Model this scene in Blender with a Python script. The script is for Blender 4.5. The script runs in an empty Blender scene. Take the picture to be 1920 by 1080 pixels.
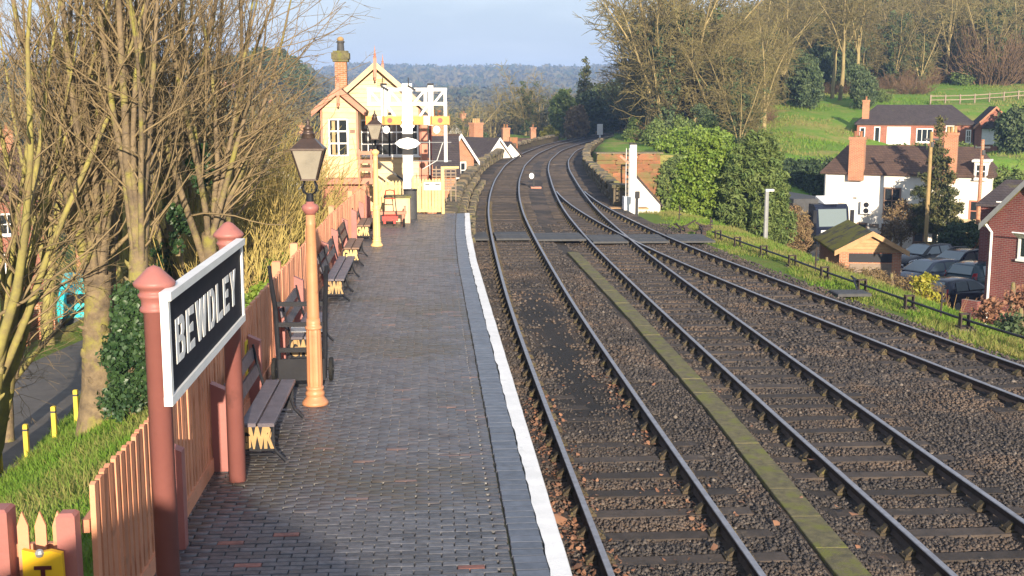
import bpy, math, random
import numpy as np
from mathutils import Vector, Matrix

SC = bpy.context.scene
COL = SC.collection
PI = math.pi
R = math.radians

# ------------------------------------------------------------------ camera, sky, sun, exposure
cam_d = bpy.data.cameras.new('camera'); cam = bpy.data.objects.new('camera', cam_d); COL.objects.link(cam)
cam.location = (0, 0, 4.65)
cam.rotation_euler = (R(90 - 8.94), 0, -math.atan(154 / 2200))
cam_d.sensor_width = 36; cam_d.lens = 36 * 2200 / 1920
cam_d.clip_start = 0.1; cam_d.clip_end = 9000
SC.camera = cam

SUN_EL, SUN_OFF = 14.0, 5.0      # low morning sun almost straight behind the camera
world = bpy.data.worlds.new('World'); SC.world = world; world.use_nodes = True
wn, wl = world.node_tree.nodes, world.node_tree.links
wn.clear()
wo = wn.new('ShaderNodeOutputWorld'); bg = wn.new('ShaderNodeBackground'); bg.inputs[1].default_value = 0.13
sky = wn.new('ShaderNodeTexSky'); sky.sky_type = 'NISHITA'; sky.sun_disc = False
sky.sun_elevation = R(SUN_EL); sky.sun_rotation = R(180 - SUN_OFF); sky.air_density = 1.3; sky.dust_density = .35; sky.ozone_density = 1.6
wc = wn.new('ShaderNodeTexCoord'); wm = wn.new('ShaderNodeMapping'); wm.inputs['Scale'].default_value = (1.5, 1.5, 7.0)
wnoi = wn.new('ShaderNodeTexNoise'); wnoi.inputs['Scale'].default_value = 1.6; wnoi.inputs['Detail'].default_value = 7; wnoi.inputs['Roughness'].default_value = .55
wr = wn.new('ShaderNodeValToRGB'); wr.color_ramp.elements[0].position = .40; wr.color_ramp.elements[1].position = .60
wr.color_ramp.elements[0].color = (1.85, 2.15, 2.80, 1); wr.color_ramp.elements[1].color = (2.95, 3.2, 3.65, 1)
wx = wn.new('ShaderNodeMix'); wx.data_type = 'RGBA'; wx.inputs['Factor'].default_value = .86
wl.new(wc.outputs['Generated'], wm.inputs['Vector']); wl.new(wm.outputs[0], wnoi.inputs['Vector']); wl.new(wnoi.outputs[0], wr.inputs[0])
wl.new(wr.outputs[0], wx.inputs['B']); wl.new(sky.outputs[0], wx.inputs['A']); wl.new(wx.outputs['Result'], bg.inputs[0]); wl.new(bg.outputs[0], wo.inputs[0])

sun_d = bpy.data.lights.new('sun', 'SUN'); sun = bpy.data.objects.new('sun', sun_d); COL.objects.link(sun)
sun_d.energy = 5.0; sun_d.angle = R(0.5); sun_d.color = (1.0, .84, .64)
sun.rotation_euler = (R(90 - SUN_EL), 0, R(SUN_OFF))     # light travels +Y, slightly -X, down
sun.location = (0, 0, 60)

vs = SC.view_settings
SC.display_settings.display_device = 'sRGB'
vs.view_transform = 'Standard'; vs.look = 'None'; vs.exposure = 1.1; vs.gamma = 1.0; vs.use_curve_mapping = False
SC.render.engine = 'CYCLES'
SC.cycles.use_denoising = True
SC.cycles.max_bounces = 6; SC.cycles.diffuse_bounces = 3; SC.cycles.glossy_bounces = 3; SC.cycles.transmission_bounces = 4
SC.cycles.volume_bounces = 1; SC.cycles.transparent_max_bounces = 8
SC.cycles.sample_clamp_indirect = 8

# ------------------------------------------------------------------ helpers
rng = random.Random(7)
nrs = np.random.RandomState(11)

class MB:
    """collects shapes that become ONE mesh"""
    def __init__(s): s.v = []; s.f = []; s.mi = []; s.cur = 0
    def add(s, vs_, fs):
        b = len(s.v); s.v.extend([tuple(p) for p in vs_])
        for f in fs: s.f.append([i + b for i in f]); s.mi.append(s.cur)
        return s
    def box(s, c, d, rot=None, ch=0.0):
        x, y, z = d[0] / 2, d[1] / 2, d[2] / 2
        if ch:
            q = [(-x, -y, -z), (x, -y, -z), (x, y, -z), (-x, y, -z), (-x, -y, z - ch), (x, -y, z - ch), (x, y, z - ch), (-x, y, z - ch),
                 (-x + ch, -y + ch, z), (x - ch, -y + ch, z), (x - ch, y - ch, z), (-x + ch, y - ch, z)]
            f = [(0, 1, 5, 4), (1, 2, 6, 5), (2, 3, 7, 6), (3, 0, 4, 7), (4, 5, 9, 8), (5, 6, 10, 9), (6, 7, 11, 10), (7, 4, 8, 11), (8, 9, 10, 11), (3, 2, 1, 0)]
        else:
            q = [(-x, -y, -z), (x, -y, -z), (x, y, -z), (-x, y, -z), (-x, -y, z), (x, -y, z), (x, y, z), (-x, y, z)]
            f = [(3, 2, 1, 0), (4, 5, 6, 7), (0, 1, 5, 4), (1, 2, 6, 5), (2, 3, 7, 6), (3, 0, 4, 7)]
        if rot is not None: q = [rot @ Vector(p) for p in q]
        return s.add([(p[0] + c[0], p[1] + c[1], p[2] + c[2]) for p in q], f)
    def b2(s, x0, x1, y0, y1, z0, z1, ch=0.0):
        return s.box(((x0 + x1) / 2, (y0 + y1) / 2, (z0 + z1) / 2), (x1 - x0, y1 - y0, z1 - z0), None, ch)
    def bar(s, a, b, w, h, up=(0, 0, 1)):
        a, b = Vector(a), Vector(b); d = b - a; L = d.length; d.normalize(); up = Vector(up)
        if abs(d.dot(up)) > .98: up = Vector((1, 0, 0))
        x = d.cross(up).normalized(); z = x.cross(d)
        m = Matrix((x, d, z)).transposed()
        return s.box((a + b) / 2, (w, L, h), m)
    def tube(s, pts, rad, n=8, cap=True, ref=None):
        pts = [Vector(p) for p in pts]; N = len(pts)
        if not hasattr(rad, '__len__'): rad = [rad] * N
        t0 = (pts[-1] - pts[0]); t0 = t0 if t0.length > 1e-6 else (pts[1] - pts[0])
        rf = Vector(ref) if ref else (Vector((0, 0, 1)) if abs(t0.normalized().z) < .9 else Vector((1, 0, 0)))
        vv = []
        for i, p in enumerate(pts):
            t = (pts[min(i + 1, N - 1)] - pts[max(i - 1, 0)]).normalized()
            u = t.cross(rf)
            if u.length < 1e-5: u = t.cross(Vector((0, 1, 0)))
            u.normalize(); w = u.cross(t)
            for k in range(n):
                a = 2 * PI * k / n; vv.append(p + (u * math.cos(a) + w * math.sin(a)) * rad[i])
        ff = []
        for i in range(N - 1):
            for k in range(n):
                a, b = i * n + k, i * n + (k + 1) % n
                ff.append((a, b, b + n, a + n))
        if cap: ff.append(tuple(range(n))[::-1]); ff.append(tuple(range((N - 1) * n, N * n)))
        return s.add(vv, ff)
    def lathe(s, prof, n=20, c=(0, 0, 0), cap=True, flute=0):
        vv = []; ff = []
        for (r, z) in prof:
            for k in range(n):
                a = 2 * PI * (k + (.5 if n == 4 else 0)) / n
                rr = r * (1 - (flute if (k % 2 and r > 0) else 0))
                vv.append((c[0] + rr * math.cos(a), c[1] + rr * math.sin(a), c[2] + z))
        for i in range(len(prof) - 1):
            for k in range(n):
                a, b = i * n + k, i * n + (k + 1) % n
                ff.append((a, b, b + n, a + n))
        if cap: ff.append(tuple(range(n))[::-1]); ff.append(tuple(range((len(prof) - 1) * n, len(prof) * n)))
        return s.add(vv, ff)
    def prism(s, poly, h0, h1, ax='y'):
        """poly in the two other axes (x,z for y; x,y for z; y,z for x)"""
        n = len(poly)
        def P(a, b, h): return {'y': (a, h, b), 'z': (a, b, h), 'x': (h, a, b)}[ax]
        vv = [P(a, b, h0) for a, b in poly] + [P(a, b, h1) for a, b in poly]
        ff = [tuple(range(n)), tuple(range(n, 2 * n))[::-1]] + [(i, (i + 1) % n, (i + 1) % n + n, i + n)[::-1] for i in range(n)]
        return s.add(vv, ff)
    def sphere(s, c, r, n=10, sq=(1, 1, 1)):
        prof = []
        m = max(4, n // 2)
        for i in range(m + 1):
            a = -PI / 2 + PI * i / m; prof.append((max(1e-4, math.cos(a)), math.sin(a)))
        vv = []; ff = []
        for (q, z) in prof:
            for k in range(n):
                a = 2 * PI * k / n; vv.append((c[0] + r * sq[0] * q * math.cos(a), c[1] + r * sq[1] * q * math.sin(a), c[2] + r * sq[2] * z))
        for i in range(m):
            for k in range(n):
                a, b = i * n + k, i * n + (k + 1) % n; ff.append((a, b, b + n, a + n))
        return s.add(vv, ff)
    def wheel(s, c, r, w, ax='x', n=18):
        t = []
        prof = [(r * .35, -w / 2), (r * .96, -w / 2), (r, -w / 3), (r, w / 3), (r * .96, w / 2), (r * .35, w / 2)]
        vv = []; ff = []
        for (q, h) in prof:
            for k in range(n):
                a = 2 * PI * k / n; u, v = q * math.cos(a), q * math.sin(a)
                vv.append((c[0] + h, c[1] + u, c[2] + v) if ax == 'x' else (c[0] + u, c[1] + h, c[2] + v))
        m = len(prof)
        for i in range(m - 1):
            for k in range(n):
                a, b = i * n + k, i * n + (k + 1) % n; ff.append((a, b, b + n, a + n))
        ff.append(tuple(range(n))[::-1]); ff.append(tuple(range((m - 1) * n, m * n)))
        return s.add(vv, ff)
    def mesh(s, name, *mats, smooth=False):
        me = bpy.data.meshes.new(name); me.from_pydata(s.v, [], s.f)
        for m in mats: me.materials.append(m)
        if len(mats) > 1: me.polygons.foreach_set('material_index', s.mi)
        if smooth: me.polygons.foreach_set('use_smooth', [True] * len(s.f))
        me.update(); return me

def link(name, me, parent=None, loc=None, rot=None, scale=None):
    o = bpy.data.objects.new(name, me); COL.objects.link(o)
    if parent: o.parent = parent
    if loc is not None: o.location = loc
    if rot is not None: o.rotation_euler = rot
    if scale is not None: o.scale = scale
    return o
def part(name, mb, mat, parent, smooth=False, label=None, **k):
    o = link(name, mb.mesh(name, *(mat if isinstance(mat, (list, tuple)) else [mat]), smooth=smooth), parent, **k)
    if label: o['label'] = label
    return o
def tag(o, label=None, cat=None, group=None, kind=None):
    if label: o['label'] = label
    if cat: o['category'] = cat
    if group: o['group'] = group
    if kind: o['kind'] = kind
    return o
def thing(name, label, cat, loc=(0, 0, 0), rz=0, group=None, kind=None):
    o = bpy.data.objects.new(name, None); COL.objects.link(o); o.empty_display_size = .2
    o.location = loc; o.rotation_euler = (0, 0, rz)
    return tag(o, label, cat, group, kind)
def dup(src, loc, rz, label=None, scale=None):
    def cp(o, par):
        c = o.copy(); COL.objects.link(c)
        if par: c.parent = par
        for ch in o.children: cp(ch, c)
        return c
    r = cp(src, None); r.location = loc; r.rotation_euler = (0, 0, rz)
    if scale: r.scale = scale
    if label: r['label'] = label
    return r
def npmesh(name, V, F, mats, smooth=False, mi=None, attr=None):
    """fast mesh from numpy: V (n,3), F (m,k)"""
    V = np.asarray(V, np.float32); F = np.asarray(F, np.int32); k = F.shape[1]
    me = bpy.data.meshes.new(name)
    me.vertices.add(len(V)); me.vertices.foreach_set('co', V.ravel())
    me.loops.add(F.size); me.loops.foreach_set('vertex_index', F.ravel())
    me.polygons.add(len(F)); me.polygons.foreach_set('loop_start', np.arange(0, F.size, k, dtype=np.int32))
    me.polygons.foreach_set('loop_total', np.full(len(F), k, np.int32))
    for m in (mats if isinstance(mats, (list, tuple)) else [mats]): me.materials.append(m)
    if mi is not None: me.polygons.foreach_set('material_index', np.asarray(mi, np.int32))
    if smooth: me.polygons.foreach_set('use_smooth', np.ones(len(F), bool))
    if attr is not None:
        a = me.attributes.new('var', 'FLOAT', 'FACE'); a.data.foreach_set('value', np.asarray(attr, np.float32))
    me.update(calc_edges=True); me.validate()
    return me
def textmesh(body, size, extrude, offset, sx=1.0, space=1.0):
    cu = bpy.data.curves.new('lettering', 'FONT'); cu.body = body; cu.size = size; cu.extrude = extrude; cu.offset = offset
    cu.align_x = 'CENTER'; cu.align_y = 'CENTER'; cu.space_character = space; cu.resolution_u = 3
    ob = bpy.data.objects.new('lettering', cu); COL.objects.link(ob)
    dg = bpy.context.evaluated_depsgraph_get(); me = bpy.data.meshes.new_from_object(ob.evaluated_get(dg))
    bpy.data.objects.remove(ob); bpy.data.curves.remove(cu)
    return me

# ------------------------------------------------------------------ materials
MATS = {}
def nn(t, kind, **k):
    n = t.nodes.new(kind)
    for a, b in k.items(): n.inputs[a].default_value = b
    return n
def mat(name, c, c2=None, rough=.75, scale=3.0, bump=.15, bscale=None, metal=0.0, spec=.4, rnd=0.0, c3=None, s3=.6, t3=.58, attr=None, coord='Object', detail=6, trans=0.0, bdist=.02):
    """base colour c mottled with c2, sparse patches c3 (stain, moss), per-object brightness rnd, per-face variation attr=(colour,strength)"""
    m = bpy.data.materials.new(name); m.use_nodes = True; t = m.node_tree; L = t.links
    b = t.nodes['Principled BSDF']
    b.inputs['Roughness'].default_value = rough; b.inputs['Metallic'].default_value = metal; b.inputs['Specular IOR Level'].default_value = spec
    tc = nn(t, 'ShaderNodeTexCoord'); co = tc.outputs[coord]
    if rnd:
        oi = nn(t, 'ShaderNodeObjectInfo'); ad = nn(t, 'ShaderNodeVectorMath'); ad.operation = 'MULTIPLY_ADD'
        cb = nn(t, 'ShaderNodeCombineXYZ'); L.new(oi.outputs['Random'], cb.inputs[0]); L.new(oi.outputs['Random'], cb.inputs[2])
        L.new(cb.outputs[0], ad.inputs[0]); ad.inputs[1].default_value = (37, 11, 53); L.new(co, ad.inputs[2]); co = ad.outputs[0]
    n1 = nn(t, 'ShaderNodeTexNoise', Scale=scale, Detail=detail, Roughness=.62); L.new(co, n1.inputs['Vector'])
    c2 = c2 or tuple(x * .72 for x in c)
    rp = nn(t, 'ShaderNodeMapRange'); rp.inputs[1].default_value = .34; rp.inputs[2].default_value = .66; L.new(n1.outputs[0], rp.inputs[0])
    mx = nn(t, 'ShaderNodeMix'); mx.data_type = 'RGBA'; mx.inputs['A'].default_value = (*c, 1); mx.inputs['B'].default_value = (*c2, 1)
    L.new(rp.outputs[0], mx.inputs['Factor']); col = mx.outputs['Result']
    if c3:
        n3 = nn(t, 'ShaderNodeTexNoise', Scale=s3, Detail=7, Roughness=.68); L.new(co, n3.inputs['Vector'])
        r3 = nn(t, 'ShaderNodeMapRange'); r3.inputs[1].default_value = t3; r3.inputs[2].default_value = t3 + .12; L.new(n3.outputs[0], r3.inputs[0])
        m3 = nn(t, 'ShaderNodeMix'); m3.data_type = 'RGBA'; L.new(col, m3.inputs['A']); m3.inputs['B'].default_value = (*c3, 1); L.new(r3.outputs[0], m3.inputs['Factor']); col = m3.outputs['Result']
    if rnd:
        hs = nn(t, 'ShaderNodeHueSaturation'); mr = nn(t, 'ShaderNodeMapRange'); mr.inputs[3].default_value = 1 - rnd; mr.inputs[4].default_value = 1 + rnd
        L.new(oi.outputs['Random'], mr.inputs[0]); L.new(mr.outputs[0], hs.inputs['Value']); L.new(col, hs.inputs['Color']); col = hs.outputs[0]
    if attr:
        at = nn(t, 'ShaderNodeAttribute'); at.attribute_name = 'var'
        ma = nn(t, 'ShaderNodeMix'); ma.data_type = 'RGBA'; mm = nn(t, 'ShaderNodeMath'); mm.operation = 'MULTIPLY'; mm.inputs[1].default_value = attr[1]
        L.new(at.outputs['Fac'], mm.inputs[0]); L.new(mm.outputs[0], ma.inputs['Factor']); L.new(col, ma.inputs['A']); ma.inputs['B'].default_value = (*attr[0], 1); col = ma.outputs['Result']
    L.new(col, b.inputs['Base Color'])
    rm = nn(t, 'ShaderNodeMapRange'); rm.inputs[3].default_value = max(.05, rough - .12); rm.inputs[4].default_value = min(1, rough + .12); L.new(n1.outputs[0], rm.inputs[0]); L.new(rm.outputs[0], b.inputs['Roughness'])
    if bump:
        nb = nn(t, 'ShaderNodeTexNoise', Scale=bscale or scale * 6, Detail=6, Roughness=.7); L.new(co, nb.inputs['Vector'])
        bp = nn(t, 'ShaderNodeBump', Strength=bump, Distance=bdist); L.new(nb.outputs[0], bp.inputs['Height']); L.new(bp.outputs[0], b.inputs['Normal'])
    if trans:
        tr = nn(t, 'ShaderNodeBsdfTranslucent'); L.new(col, tr.inputs['Color']); ms = nn(t, 'ShaderNodeMixShader'); ms.inputs[0].default_value = trans
        L.new(b.outputs[0], ms.inputs[1]); L.new(tr.outputs[0], ms.inputs[2]); L.new(ms.outputs[0], t.nodes['Material Output'].inputs[0])
    MATS[name] = m; return m
def brickmat(name, c1, c2, mortar, w=.225, h=.075, ms=.010, rough=.85):
    m = bpy.data.materials.new(name); m.use_nodes = True; t = m.node_tree; L = t.links; b = t.nodes['Principled BSDF']; b.inputs['Roughness'].default_value = rough
    b.inputs['Specular IOR Level'].default_value = .2
    tc = nn(t, 'ShaderNodeTexCoord'); sp = nn(t, 'ShaderNodeSeparateXYZ'); L.new(tc.outputs['Object'], sp.inputs[0])
    ad = nn(t, 'ShaderNodeMath'); ad.operation = 'ADD'; L.new(sp.outputs[0], ad.inputs[0]); L.new(sp.outputs[1], ad.inputs[1])
    cb = nn(t, 'ShaderNodeCombineXYZ'); L.new(ad.outputs[0], cb.inputs[0]); L.new(sp.outputs[2], cb.inputs[1])
    br = nn(t, 'ShaderNodeTexBrick'); L.new(cb.outputs[0], br.inputs['Vector'])
    for k_, v_ in (('Color1', (*c1, 1)), ('Color2', (*c2, 1)), ('Mortar', (*mortar, 1))): br.inputs[k_].default_value = v_
    br.inputs['Scale'].default_value = 1.0; br.inputs['Mortar Size'].default_value = ms; br.inputs['Brick Width'].default_value = w; br.inputs['Row Height'].default_value = h; br.inputs['Mortar Smooth'].default_value = .2
    no = nn(t, 'ShaderNodeTexNoise', Scale=1.3, Detail=6); L.new(tc.outputs['Object'], no.inputs['Vector'])
    mx = nn(t, 'ShaderNodeMix'); mx.data_type = 'RGBA'; mx.blend_type = 'MULTIPLY'; mx.inputs['Factor'].default_value = .7
    mr = nn(t, 'ShaderNodeMapRange'); mr.inputs[3].default_value = .55; mr.inputs[4].default_value = 1.35; L.new(no.outputs[0], mr.inputs[0])
    L.new(br.outputs['Color'], mx.inputs['A']); L.new(mr.outputs[0], mx.inputs['B']); L.new(mx.outputs['Result'], b.inputs['Base Color'])
    bp = nn(t, 'ShaderNodeBump', Strength=.5, Distance=.01); bp.invert = True; L.new(br.outputs['Fac'], bp.inputs['Height']); L.new(bp.outputs[0], b.inputs['Normal'])
    MATS[name] = m; return m
def tilemat(name, c1, c2, moss=None, w=.17, h=.11):
    m = brickmat(name, c1, c2, tuple(x * .35 for x in c1), w, h, .008, .8)
    t = m.node_tree; L = t.links
    if moss:
        b = t.nodes['Principled BSDF']; src = b.inputs['Base Color'].links[0].from_socket
        tc = nn(t, 'ShaderNodeTexCoord'); no = nn(t, 'ShaderNodeTexNoise', Scale=moss[1], Detail=8, Roughness=.7); L.new(tc.outputs['Object'], no.inputs['Vector'])
        mr = nn(t, 'ShaderNodeMapRange'); mr.inputs[1].default_value = moss[2]; mr.inputs[2].default_value = moss[2] + .12; L.new(no.outputs[0], mr.inputs[0])
        mx = nn(t, 'ShaderNodeMix'); mx.data_type = 'RGBA'; L.new(src, mx.inputs['A']); mx.inputs['B'].default_value = (*moss[0], 1); L.new(mr.outputs[0], mx.inputs['Factor']); L.new(mx.outputs['Result'], b.inputs['Base Color'])
    return m
def glass(name, c=(.02, .025, .03), rough=.06):
    m = bpy.data.materials.new(name); m.use_nodes = True; b = m.node_tree.nodes['Principled BSDF']
    b.inputs['Base Color'].default_value = (*c, 1); b.inputs['Roughness'].default_value = rough; b.inputs['Specular IOR Level'].default_value = .8
    return m

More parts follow.
